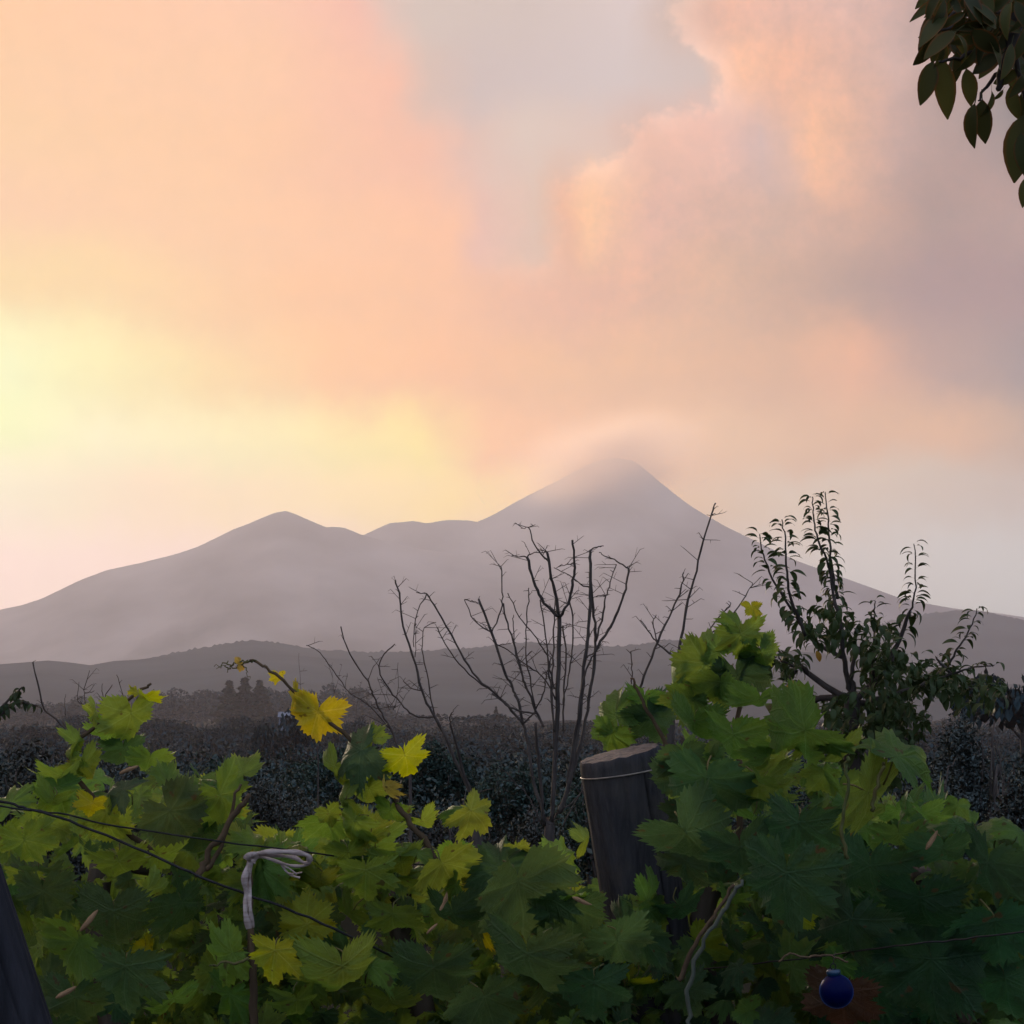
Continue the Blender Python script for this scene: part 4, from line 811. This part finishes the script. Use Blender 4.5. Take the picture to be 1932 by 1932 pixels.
# hero leaves: (vine, x, y, length px, tip angle, colour, lean, roll, depth)
H = [
 (vl,182,1342,58,50,'lg',35,20,2.62),(vl,246,1362,92,-85,'mg',15,-10,2.6),(vl,284,1322,48,-50,'yl',20,30,2.58),(vl,262,1305,36,80,'yl',50,10,2.6),(vl,150,1395,64,40,'lg',35,20,2.6),(vl,130,1430,60,-140,'lg',30,20,2.6),
 (vl,112,1475,86,-100,'mg',25,-15,2.55),(vl,236,1425,84,-80,'dg',10,10,2.65),(vl,222,1486,92,175,'bg',20,15,2.5),(vl,322,1470,84,75,'lg',40,-10,2.55),(vl,172,1525,60,-95,'yl',15,5,2.45),(vl,400,1470,110,75,'mg',35,10,2.62),(vl,205,1540,56,-60,'lg',25,5,2.5),
 (vl,50,1600,98,-80,'mg',20,15,2.4),(vl,18,1505,84,100,'mg',40,-10,2.5),(vl,60,1510,70,60,'lg',45,10,2.55),(vl,335,1545,120,-60,'dg',10,0,2.48),(vl,425,1515,118,-55,'mg',20,-15,2.55),(vl,466,1590,90,60,'lg',45,10,2.6),(vl,230,1640,110,-70,'lg',20,10,2.5),
 (vl,285,1690,100,-35,'lg',25,-5,2.46),(vl,215,1745,140,-90,'dg',10,5,2.4),(vl,140,1790,118,-110,'mg',25,25,2.42),(vl,235,1850,150,-95,'dg',10,5,2.35),(vl,80,1700,110,-80,'dg',15,10,2.45),(vl,420,1805,118,-165,'lg',20,-5,2.42),(vl,380,1590,100,-80,'dg',20,0,2.6),
 (vl,310,1620,90,-50,'lg',25,0,2.55),(vl,330,1895,100,-70,'mg',25,0,2.4),(vl,430,1890,110,-100,'mg',20,10,2.45),(vl,140,1900,110,-80,'dg',15,0,2.4),(vl,480,1675,100,-60,'mg',25,10,2.55),(vl,545,1660,100,-30,'mg',30,5,2.6),(vl,350,1720,110,-80,'dg',10,0,2.55),
 (vl,580,1600,90,80,'lg',50,0,2.6),(vl,530,1590,80,100,'mg',45,10,2.62),
 (vl,205,1390,80,-110,'mg',25,0,2.64),(vl,165,1450,80,-60,'mg',30,10,2.6),(vl,280,1440,80,-100,'mg',25,0,2.6),(vl,455,1450,70,100,'mg',40,0,2.66),(vl,95,1520,80,-120,'lg',30,0,2.5),
 (vm,625,1455,84,-120,'mg',25,10,2.57),(vm,690,1455,84,-80,'lg',25,-10,2.57),(vm,735,1540,80,-90,'mg',25,0,2.58),(vm,620,1560,80,-70,'mg',30,10,2.6),(vm,700,1590,80,-100,'lg',30,0,2.56),(vm,800,1555,60,-60,'lg',35,0,2.6),(vm,660,1620,90,-80,'mg',30,0,2.56),
 # yellowing shoot
 (vm,524,1280,32,-100,'yw',10,0,2.6),(vm,556,1322,62,-120,'yw',20,15,2.58),(vm,595,1360,100,-115,'yw',5,0,2.56),(vm,572,1306,34,40,'yl',45,0,2.58),(vm,662,1425,120,-150,'bg',10,5,2.54),(vm,700,1385,56,100,'lg',25,-20,2.55),(vm,768,1440,92,-65,'yl',8,-10,2.52),
 (vm,725,1490,46,-95,'yb',10,30,2.5),(vm,640,1510,80,-165,'lg',25,10,2.55),(vm,664,1562,86,-100,'lg',20,10,2.54),(vm,700,1500,90,-80,'mg',15,0,2.58),(vm,900,1540,92,-40,'lg',20,-10,2.55),(vm,862,1520,60,120,'mg',40,10,2.6),
 (vm,516,1812,110,-95,'yg',10,10,2.35),(vm,648,1850,160,-95,'mg',22,0,2.32),(vm,710,1810,110,60,'lg',45,-10,2.4),(vm,600,1800,90,120,'lg',45,10,2.38),(vm,690,1660,110,-95,'lg',20,0,2.5),(vm,760,1640,110,-80,'mg',25,5,2.55),(vm,840,1640,110,-60,'lg',30,-10,2.5),(vm,790,1600,80,80,'lg',45,0,2.55),
 (vm,740,1740,110,-90,'mg',15,0,2.48),(vm,860,1740,120,-85,'dg',10,10,2.45),(vm,980,1690,170,-80,'dg',12,-10,2.4),(vm,940,1620,110,100,'dg',35,0,2.5),(vm,1065,1605,88,70,'lg',50,5,2.5),(vm,1110,1580,60,40,'lg',40,5,2.55),(vm,980,1600,50,-30,'lg',30,40,2.5),(vm,1090,1690,50,-20,'lg',45,30,2.4),
 (vm,820,1850,140,-80,'dg',15,0,2.38),(vm,1000,1830,190,-90,'dg',15,10,2.3),(vm,1080,1730,130,-85,'dg',15,0,2.42),(vm,920,1900,130,-70,'dg',20,0,2.35),(vm,560,1900,100,-85,'mg',20,0,2.4),(vm,740,1900,100,-60,'mg',25,5,2.4),(vm,1010,1560,0,0,'lg',0,0,2.5),
 # tall shoot and the leaves round the post
 (vr,1158,1335,108,105,'lg',28,-25,3.0),(vr,1150,1395,84,-120,'lg',20,10,3.0),(vr,1235,1365,110,-70,'dg',10,5,2.98),(vr,1270,1300,96,-150,'lg',25,15,2.7),(vr,1320,1265,100,-140,'lg',25,10,2.68),(vr,1345,1220,92,150,'lg',35,-10,2.66),(vr,1400,1215,104,-85,'lg',12,5,2.62),(vr,1400,1180,70,70,'lg',45,0,2.64),(vr,1420,1152,40,-80,'yw',15,20,2.62),
 (vr,1395,1290,104,-75,'dg',10,0,2.66),(vr,1310,1380,120,-95,'mg',15,10,2.6),(vr,1390,1410,150,-80,'mg',15,20,2.55),(vr,1495,1385,165,-160,'mg',35,-18,2.45),(vr,1545,1360,120,20,'lg',55,0,2.5),(vr,1330,1490,150,-95,'dg',15,5,2.5),(vr,1310,1590,160,-60,'dg',15,10,2.45),(vr,1430,1500,130,-85,'mg',20,-10,2.5),
 (vr,1712,1420,165,12,'mg',48,-12,2.3),(vr,1655,1505,150,-20,'mg',40,10,2.3),(vr,1560,1470,70,-60,'lg',20,30,2.45),(vr,1590,1500,90,-80,'lg',20,10,2.42),(vr,1440,1480,60,-90,'lg',20,20,2.46),(vr,1500,1580,160,-90,'dg',15,-5,2.38),(vr,1480,1680,180,-95,'dg',10,5,2.3),(vr,1400,1620,140,-80,'dg',15,0,2.4),
 (vr,1235,1695,100,20,'mg',40,10,2.6),(vr,1290,1720,100,-60,'dg',20,0,2.6),(vr,1050,1560,0,0,'lg',0,0,2.5),(vr,1300,1880,110,-80,'dg',10,0,2.4),(vr,1170,1790,110,-80,'dg',15,0,2.45),(vr,1120,1880,150,-80,'dg',15,0,2.35),
 (vr,1282,1480,110,-100,'dg',15,0,2.68),(vr,1300,1560,110,-80,'dg',15,10,2.66),(vr,1240,1712,120,15,'mg',35,5,2.6),(vr,1172,1752,90,-150,'dg',25,0,2.6),(vr,1285,1640,110,-110,'dg',20,0,2.64),(vr,1205,1775,100,-80,'dg',20,0,2.55),
 (vr,1215,1330,80,-100,'mg',25,10,2.98),(vr,1300,1330,90,-110,'mg',25,0,2.68),(vr,1360,1300,90,-80,'lg',25,10,2.66),(vr,1440,1240,70,-70,'lg',30,0,2.64),(vr,1430,1330,90,-100,'mg',25,-10,2.6),(vr,1600,1420,90,-70,'mg',30,0,2.46),(vr,1290,1440,90,-80,'dg',20,0,2.66),
 (ve,1640,1660,150,-90,'dg',12,5,2.35),(ve,1600,1760,150,-100,'dg',10,10,2.3),(ve,1700,1590,120,-75,'mg',25,5,2.4),(ve,1780,1620,130,-80,'dg',20,0,2.35),(ve,1860,1650,150,-95,'dg',15,10,2.3),(ve,1810,1540,110,70,'mg',45,0,2.45),(ve,1890,1560,120,60,'mg',40,-10,2.4),(ve,1925,1560,80,80,'lg',35,10,2.35),
 (ve,1740,1720,160,-85,'dg',12,0,2.3),(ve,1880,1760,150,-80,'dg',12,0,2.28),(ve,1745,1545,80,-70,'lg',25,20,2.4),(ve,1760,1840,170,-90,'dg',10,10,2.3),(ve,1900,1870,150,-85,'dg',10,0,2.3),(ve,1905,1925,60,60,'lg',40,0,2.2),(ve,1660,1860,130,-100,'dg',10,0,2.45),
]
rg0 = random.Random(12)
for v, x, y, l, ang, c, face, roll, d in H:
    if l == 0: continue
    v.leaf(P(x, y, d), l*K*d*.76, ang+rg0.uniform(-12,12), c, face+rg0.uniform(-4,20), roll*1.4+rg0.uniform(-18,18))
# the mass of the row behind: leaves fill its real thickness below a ragged top line
TOP = [(-80,1500),(0,1500),(60,1520),(100,1440),(180,1430),(250,1445),(330,1435),(430,1440),(480,1530),(560,1580),(620,1500),(700,1490),(780,1580),(840,1570),(930,1570),(1000,1610),(1060,1600),(1110,1620),(1200,1650),(1270,1450),(1300,1370),(1390,1330),(1480,1390),(1590,1460),(1640,1480),(1800,1500),(1830,1540),(1932,1550),(2020,1540)]
def topy(x):
    for i in range(len(TOP)-1):
        if TOP[i][0] <= x <= TOP[i+1][0]: return TOP[i][1]+(TOP[i+1][1]-TOP[i][1])*(x-TOP[i][0])/(TOP[i+1][0]-TOP[i][0])
    return 1550
rg = random.Random(99)
for v, x0, x1, n in ((vl,-90,560,255),(vm,470,1130,252),(vr,1060,1620,258),(ve,1540,2030,282)):
    k = 0
    while k < n:
        x = rg.uniform(x0, x1); y = topy(x)+20+(2060-topy(x))*rg.random()**.85
        d = rg.uniform(2.5, 3.25)
        if 1040 < x < 1300 and y < 1790 and d < 3.0: continue
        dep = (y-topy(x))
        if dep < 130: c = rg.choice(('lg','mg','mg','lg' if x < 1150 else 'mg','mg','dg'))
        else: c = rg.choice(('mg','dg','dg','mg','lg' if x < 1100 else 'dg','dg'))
        if rg.random() < .012: c = 'yl'
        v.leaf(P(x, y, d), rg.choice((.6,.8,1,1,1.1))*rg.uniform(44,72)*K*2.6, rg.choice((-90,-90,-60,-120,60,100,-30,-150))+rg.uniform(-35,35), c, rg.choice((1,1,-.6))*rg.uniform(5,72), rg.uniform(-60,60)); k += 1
# the leaves deep inside each vine, too many to pick apart
def inner(v, x0, x1, n, seed):
    rg = random.Random(seed); b = MB(); uvs = []
    for k in range(n):
        x = rg.uniform(x0, x1); y = topy(x)+45+(2080-topy(x))*rg.random()**.9; d = rg.uniform(2.7, 3.35)
        if 1040 < x < 1310 and y < 1790 and d < 3.02: d = rg.uniform(3.05, 3.4)
        me = rg.choice(VL); sz = rg.uniform(34,70)*K*2.7
        tip = Vector((rg.uniform(-1,1), rg.uniform(-.7,.7), rg.uniform(-1,.5))); nr = Vector((rg.uniform(-.8,.8), rg.uniform(-1,.3), rg.uniform(-.1,1)))
        m = Matrix.Translation(P(x, y, d)-v.org) @ orient(tip, nr) @ Matrix.Diagonal((sz,sz,sz,1)); i0 = len(b.v); b.v += [m @ q.co for q in me.vertices]
        ul = me.uv_layers[0].data
        for pl in me.polygons:
            if pl.material_index: continue
            b.f.append(tuple(i0+q for q in pl.vertices)); uvs += [tuple(ul[li].uv) for li in pl.loop_indices]
    me = mesh('inner_foliage', b.v, b.f, M_leaf, True); u2 = me.uv_layers.new(name='UVMap'); u2.data.foreach_set('uv', [c for q in uvs for c in q])
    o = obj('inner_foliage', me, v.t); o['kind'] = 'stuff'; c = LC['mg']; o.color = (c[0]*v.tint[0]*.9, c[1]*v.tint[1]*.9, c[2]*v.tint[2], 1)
for q, (v, x0, x1) in enumerate(((vl,-90,560),(vm,470,1130),(vr,1060,1620),(ve,1540,2030))): inner(v, x0, x1, 420, 300+q)
# canes and stalks
vm.cane([P(*p, 2.57) for p in ((835,1650),(806,1595),(759,1531),(746,1502),(725,1465),(701,1441),(635,1373),(595,1336),(555,1301),(502,1259),(471,1246))], .0042, .0016)
for pl in (((471,1246),(455,1253),(436,1259),(420,1258),(405,1256)), ((471,1246),(450,1250),(435,1256),(428,1268)), ((471,1246),(490,1252),(505,1262)), ((460,1250),(463,1262),(472,1280)), ((440,1254),(425,1250),(408,1262))):
    vm.cane([P(x,y,2.57) for x,y in pl], .0012, .0004, 'tendril', M_petiole, 4)
vm.leaf(P(455,1252,2.57), 20*K*2.57, 20, 'yb', 50, 0)
vl.cane([P(*p, 2.62) for p in ((330,1640),(230,1560),(130,1440),(180,1370),(255,1310),(285,1290))], .004, .0015)
vl.cane([P(*p, 2.5) for p in ((385,1640),(415,1600),(440,1510),(455,1480))], .0035, .0015)
vl.cane([P(*p, 2.45) for p in ((375,1655),(395,1610),(440,1545),(470,1500))], .0045, .003)
vr.cane([P(*p, 2.66) for p in ((1380,1640),(1400,1500),(1390,1380),(1400,1280),(1410,1200),(1428,1135))], .0045, .0015)
vr.cane([P(*p, 2.72) for p in ((1370,1600),(1290,1460),(1240,1370),(1205,1310),(1190,1280))], .004, .0015)
vr.cane([P(*p, 2.28) for p in ((1300,2000),(1300,1930),(1300,1850),(1330,1770),(1370,1710),(1400,1660))], .0027, .0022, 'cane', M_greycane)
vr.cane([P(*p, 2.3) for p in ((1280,1850),(1310,1780),(1345,1730),(1385,1670))], .003, .002)
vr.cane([P(*p, 2.26) for p in ((1600,1620),(1590,1560),(1596,1500),(1598,1440),(1600,1430))], .0022, .0016, 'stalk', M_petiole)
vr.cane([P(*p, 2.28) for p in ((1645,1530),(1655,1490),(1665,1450),(1668,1440))], .0024, .0018, 'stalk', M_petiole)
vl.cane([P(*p, 2.4) for p in ((470,1812),(440,1815),(415,1818),(395,1822))], .002, .001, 'stalk', M_petiole)
vm.cane([P(*p, 2.42) for p in ((480,2000),(478,1900),(474,1800),(470,1740),(468,1650),(470,1615))], .0055, .003)
for v, x, y, d, s, a in ((vl,243,1452,2.45,36,25),(vl,168,1737,2.38,46,50),(vl,125,1872,2.36,40,30),(vm,838,1700,2.36,34,70),(vm,815,1752,2.36,26,45),(vm,1098,1700,2.34,36,-20),(ve,1758,1585,2.3,38,60)):
    v.dry(P(x,y,d), s*1.1*K*d, a)

# ------------------------------------------------------------------ posts, wires, tie, flare-spot ball
def wood_mat(name, c1, c2, c3):
    m, N, L = newmat(name)
    tc = N.new('ShaderNodeTexCoord'); mp = N.new('ShaderNodeMapping'); mp.inputs['Scale'].default_value = (1,1,.05); L.new(tc.outputs['Object'], mp.inputs[0])
    n1 = N.new('ShaderNodeTexNoise'); n1.inputs['Scale'].default_value = 60; n1.inputs['Detail'].default_value = 8; n1.inputs['Roughness'].default_value = .7; L.new(mp.outputs[0], n1.inputs['Vector'])
    n2 = N.new('ShaderNodeTexNoise'); n2.inputs['Scale'].default_value = 18; n2.inputs['Detail'].default_value = 5; L.new(tc.outputs['Object'], n2.inputs['Vector'])
    cr = N.new('ShaderNodeValToRGB'); cr.color_ramp.elements[0].position = .32; cr.color_ramp.elements[1].position = .68; cr.color_ramp.elements[0].color = (*c1,1); cr.color_ramp.elements[1].color = (*c2,1); L.new(n1.outputs['Fac'], cr.inputs[0])
    r2 = N.new('ShaderNodeMapRange'); L.new(n2.outputs['Fac'], r2.inputs[0]); r2.inputs[1].default_value = .5; r2.inputs[2].default_value = .75; r2.inputs[4].default_value = .6
    mx = N.new('ShaderNodeMix'); mx.data_type = 'RGBA'; L.new(r2.outputs[0], mx.inputs[0]); L.new(cr.outputs[0], mx.inputs[6]); mx.inputs[7].default_value = (*c3,1)
    b = N.new('ShaderNodeBsdfPrincipled'); b.inputs['Roughness'].default_value = .85; b.inputs['Specular IOR Level'].default_value = .2; L.new(mx.outputs[2], b.inputs['Base Color'])
    bp = N.new('ShaderNodeBump'); bp.inputs['Strength'].default_value = .9; bp.inputs['Distance'].default_value = .004; L.new(n1.outputs['Fac'], bp.inputs['Height']); L.new(bp.outputs[0], b.inputs['Normal'])
    o = N.new('ShaderNodeOutputMaterial'); L.new(b.outputs[0], o.inputs[0]); return m
M_post = wood_mat('weathered_post', (.012,.012,.014), (.056,.052,.056), (.075,.062,.054))
M_post2 = wood_mat('dark_post', (.008,.008,.011), (.026,.025,.031), (.02,.02,.022))
M_cut = simple('cut_end', (.060,.050,.045), (.17,.135,.115), 110, bump=.8)
def post(name, top_l, top_r, low, d, mat, label, wire=True):
    a = P(*top_l, d); b = P(*top_r, d); c = (a+b)/2; rad = (b-a).length/2; lo = P(*low, d)
    ax = (lo-c).normalized(); gnd = c + ax*((c.z)/(-ax.z)); org = Vector((gnd.x, gnd.y, 0)); t = empty(name, org)
    n = 40; side = (b-a); side = (side-ax*side.dot(ax)).normalized(); fr = ax.cross(side).normalized(); rg = random.Random(3)
    tilt = math.tan(math.asin(max(-.5, min(.5, (b-a).normalized().dot(-ax)))))
    crack = [(rg.uniform(0,6.28), rg.uniform(.012,.03), rg.uniform(.05,.12), rg.uniform(-.3,.2), rg.uniform(.15,1.2)) for _ in range(9)]
    def RR(th, h):
        cx_, sy_ = math.cos(th), math.sin(th)
        r = rad*(1+.025*math.sin(2*th+1)+.035*mnoise.noise(Vector((cx_*1.5, sy_*1.5, h*3)))+.018*mnoise.noise(Vector((cx_*5, sy_*5, h*4)))+.012*mnoise.noise(Vector((cx_*11, sy_*11, h*2.5))))
        for ca, w, dp, h0, h1 in crack:
            if not (h0 < h < h0+h1): continue
            dd = abs((th-ca-.10*math.sin(h*5+ca)+math.pi) % (2*math.pi)-math.pi)
            if dd < w*2: r -= rad*dp*(1-dd/(w*2))
        return r
    L_ = (gnd-c).length; hs = [0,.004,.012,.025,.04,.06,.08,.1,.125,.15,.18,.21,.24,.27,.3,.34,.38,.42,.48,.56,.75,1.0,1.3,L_+.02]; hs = [h for h in hs if h <= L_+.03]; vs = []; fs = []
    N2 = 120
    for i, h in enumerate(hs):
        for k in range(N2):
            th = 2*math.pi*k/N2; r = RR(th, h)*(.965 if i == 0 else 1); x = math.cos(th)*r; y = math.sin(th)*r
            vs.append(c+ax*(h - (tilt*x*(1 if h < .1 else max(0, 1-(h-.1)*6))) + (.002*mnoise.noise(Vector((x*90,y*90,0))) if i == 0 else 0)) + side*x + fr*y)
    for i in range(len(hs)-1):
        for k in range(N2): k2 = (k+1)%N2; fs.append((i*N2+k, i*N2+k2, (i+1)*N2+k2, (i+1)*N2+k))
    obj('shaft', mesh('shaft', [v-org for v in vs], fs, mat, True), t)
    tv = [vs[k] for k in range(N2)]; m = Vector((0,0,0)); ctr = c-ax*.003
    fs2 = [(k, (k+1)%N2, N2) for k in range(N2)]; obj('cut_end', mesh('cut_end', [v-org for v in tv]+[ctr-org], fs2, M_cut, False), t)
    if wire:
        w = MB(); pts = []
        for k in range(49):
            th = 2*math.pi*k/48; r = rad*1.045; x = math.cos(th)*r; y = math.sin(th)*r; pts.append(c+ax*(.026+.010*math.cos(th*1.0+.6)*.4-tilt*x*.75)+side*x+fr*y-org)
        w.tube(pts, .0011, 6, False).build('wire_loop', M_galv, t)
    tag(t, label, 'post'); return t
post('wooden_post', (1095,1438), (1243,1404), (1222,1745), 2.85, M_post, 'weathered wooden post with a wire loop round its cut top')
post('wooden_post', (-210,1440), (-70,1420), (-20,1800), 1.75, M_post2, 'dark out-of-focus post at the bottom left corner', False)
def wire(name, pts, r, label, mat=M_wire, cat='wire'):
    q = smooth_path([P(x,y,d) for x,y,d in pts], 6, .0008); o0 = q[0]; b = MB().tube([p-o0 for p in q], r, 6); o = b.build(name, mat); o.location = o0; tag(o, label, cat)
wire('irrigation_hose', [(-150,1478,2.3),(0,1512,2.3),(60,1528,2.3),(130,1548,2.3),(280,1610,2.3),(400,1664,2.3),(560,1722,2.35),(690,1780,2.4),(760,1815,2.5)], .0016, 'thin black hose sagging diagonally across the left vine', cat='hose')
wire('trellis_wire', [(-150,1490,2.26),(0,1521,2.28),(110,1535,2.32),(220,1558,2.36),(450,1592,2.45),(700,1622,2.6),(1100,1660,2.82)], .0011, 'dark trellis wire running from the left edge towards the wooden post')
wire('trellis_wire', [(1225,1840,2.8),(1500,1810,2.5),(1690,1785,2.2),(1800,1774,2.15),(1932,1757,2.1),(2060,1742,2.1)], .0010, 'dark trellis wire across the lower right leaves')
wire('dry_twig', [(1470,1815,2.16),(1490,1800,2.16),(1520,1806,2.16),(1560,1802,2.18),(1600,1815,2.18)], .0012, 'thin dry twig above the dark blue ball', M_cane, 'twig')
def tie():
    d = 2.3; org = P(466,1750,d); t = empty('vine_tie', org); rg = random.Random(4)
    def strip(name, pts, w):
        q = smooth_path([P(x,y,d+z) for x,y,z in pts], 5); b = MB()
        for i, p in enumerate(q):
            tt = (q[min(i+1,len(q)-1)]-q[max(0,i-1)]).normalized(); s = tt.cross(FW).normalized(); th = FW*.0008; ww = w*(1+.25*math.sin(i*.9))*.5
            b.v += [p+s*ww-th-org, p-s*ww-th-org, p-s*ww+th-org, p+s*ww+th-org]
            if i: k = (i-1)*4; b.f += [(k,k+1,k+5,k+4),(k+1,k+2,k+6,k+5),(k+2,k+3,k+7,k+6),(k+3,k,k+4,k+7)]
        b.build(name, M_tie, t)
    strip('tail', [(470,1752,0),(463,1720,-.004),(466,1690,0),(461,1660,-.004),(470,1628,0),(474,1614,-.003)], .0062)
    strip('tail', [(476,1750,.003),(472,1712,-.006),(470,1672,.002),(473,1630,-.006),(480,1615,-.008)], .0045)
    strip('loop', [(474,1616,-.004),(488,1610,-.010),(520,1607,-.016),(555,1608,-.02),(580,1614,-.02),(585,1626,-.016)], .0055)
    strip('loop', [(474,1618,.002),(492,1613,-.008),(525,1614,-.010),(555,1618,-.012),(574,1628,-.014),(585,1626,-.016)], .004)
    strip('loop', [(476,1617,0),(500,1618,-.004),(530,1628,-.008),(556,1634,-.01),(578,1632,-.013),(586,1624,-.016)], .003)
    strip('frayed_end', [(530,1628,-.008),(540,1644,-.006),(552,1652,-.004),(566,1656,-.004)], .0022)
    strip('frayed_end', [(536,1634,-.008),(548,1640,-.010),(560,1650,-.008)], .0014)
    strip('frayed_end', [(545,1648,-.006),(556,1648,-.008),(570,1646,-.006)], .0012)
    strip('knot', [(464,1622,-.008),(472,1612,-.014),(482,1616,-.010),(476,1626,-.008)], .007)
    tag(t, 'pale frayed tape tied in a bow round a vine cane', 'tie')
tie()
def ball():  # ball, cap and thread added in place of a dark blue lens-flare spot
    d = 2.12; c = P(1578,1870,d); rad = 32*K*d; t = empty('flare_ball', c); m, N, L = newmat('dark_blue_flare')
    b = N.new('ShaderNodeBsdfPrincipled'); b.inputs['Base Color'].default_value = (.0006,.002,.030,1); b.inputs['Roughness'].default_value = .35; b.inputs['Specular IOR Level'].default_value = .04; b.inputs['Sheen Weight'].default_value = .6; b.inputs['Sheen Tint'].default_value = (.03,.25,1,1); b.inputs['Sheen Roughness'].default_value = .25  # sheen imitates the bright blue rim of the flare spot
    o = N.new('ShaderNodeOutputMaterial'); L.new(b.outputs[0], o.inputs[0])
    m2, N, L = newmat('blue_cap'); b = N.new('ShaderNodeBsdfPrincipled'); b.inputs['Base Color'].default_value = (.004,.03,.07,1); b.inputs['Roughness'].default_value = .35; b.inputs['Metallic'].default_value = .2
    o = N.new('ShaderNodeOutputMaterial'); L.new(b.outputs[0], o.inputs[0])
    bm = bmesh.new(); bmesh.ops.create_uvsphere(bm, u_segments=32, v_segments=20, radius=rad)
    me = bpy.data.meshes.new('ball'); bm.to_mesh(me); bm.free(); me.materials.append(m); me.polygons.foreach_set('use_smooth', [True]*len(me.polygons)); obj('ball', me, t)
    cap = MB().tube([(-.002,0,rad*.90),(-.003,0,rad*1.18),(-.003,0,rad*1.26)], [rad*.40,rad*.42,rad*.34], 20).build('cap', m2, t)
    hk = [(-.003+math.sin(a)*rad*.16, 0, rad*1.42-math.cos(a)*rad*.18) for a in [k*.4 for k in range(16)]]; MB().tube(hk, .0006, 5).build('hook', M_wire, cap)
    top = P(1576,1795,d+.05)-c; MB().tube([(-.003,0,rad*1.58), tuple(top)], .0005, 4).build('thread', M_wire, t)
    tag(t, 'dark blue ball with a cap, added for a lens-flare spot in the lower right leaves', 'flare spot')
ball()
def brown_leaf():  # brown leaf added for the orange halo round the flare spot
    o = ve.leaf(P(1590,1900,2.24), 110*K*2.24, -95, 'dg', 10, 5, 3); o.color = (.050,.030,.014,1); o.name = 'halo_leaf'; o['label'] = 'large brown leaf behind the blue ball, added for its orange halo'
brown_leaf()
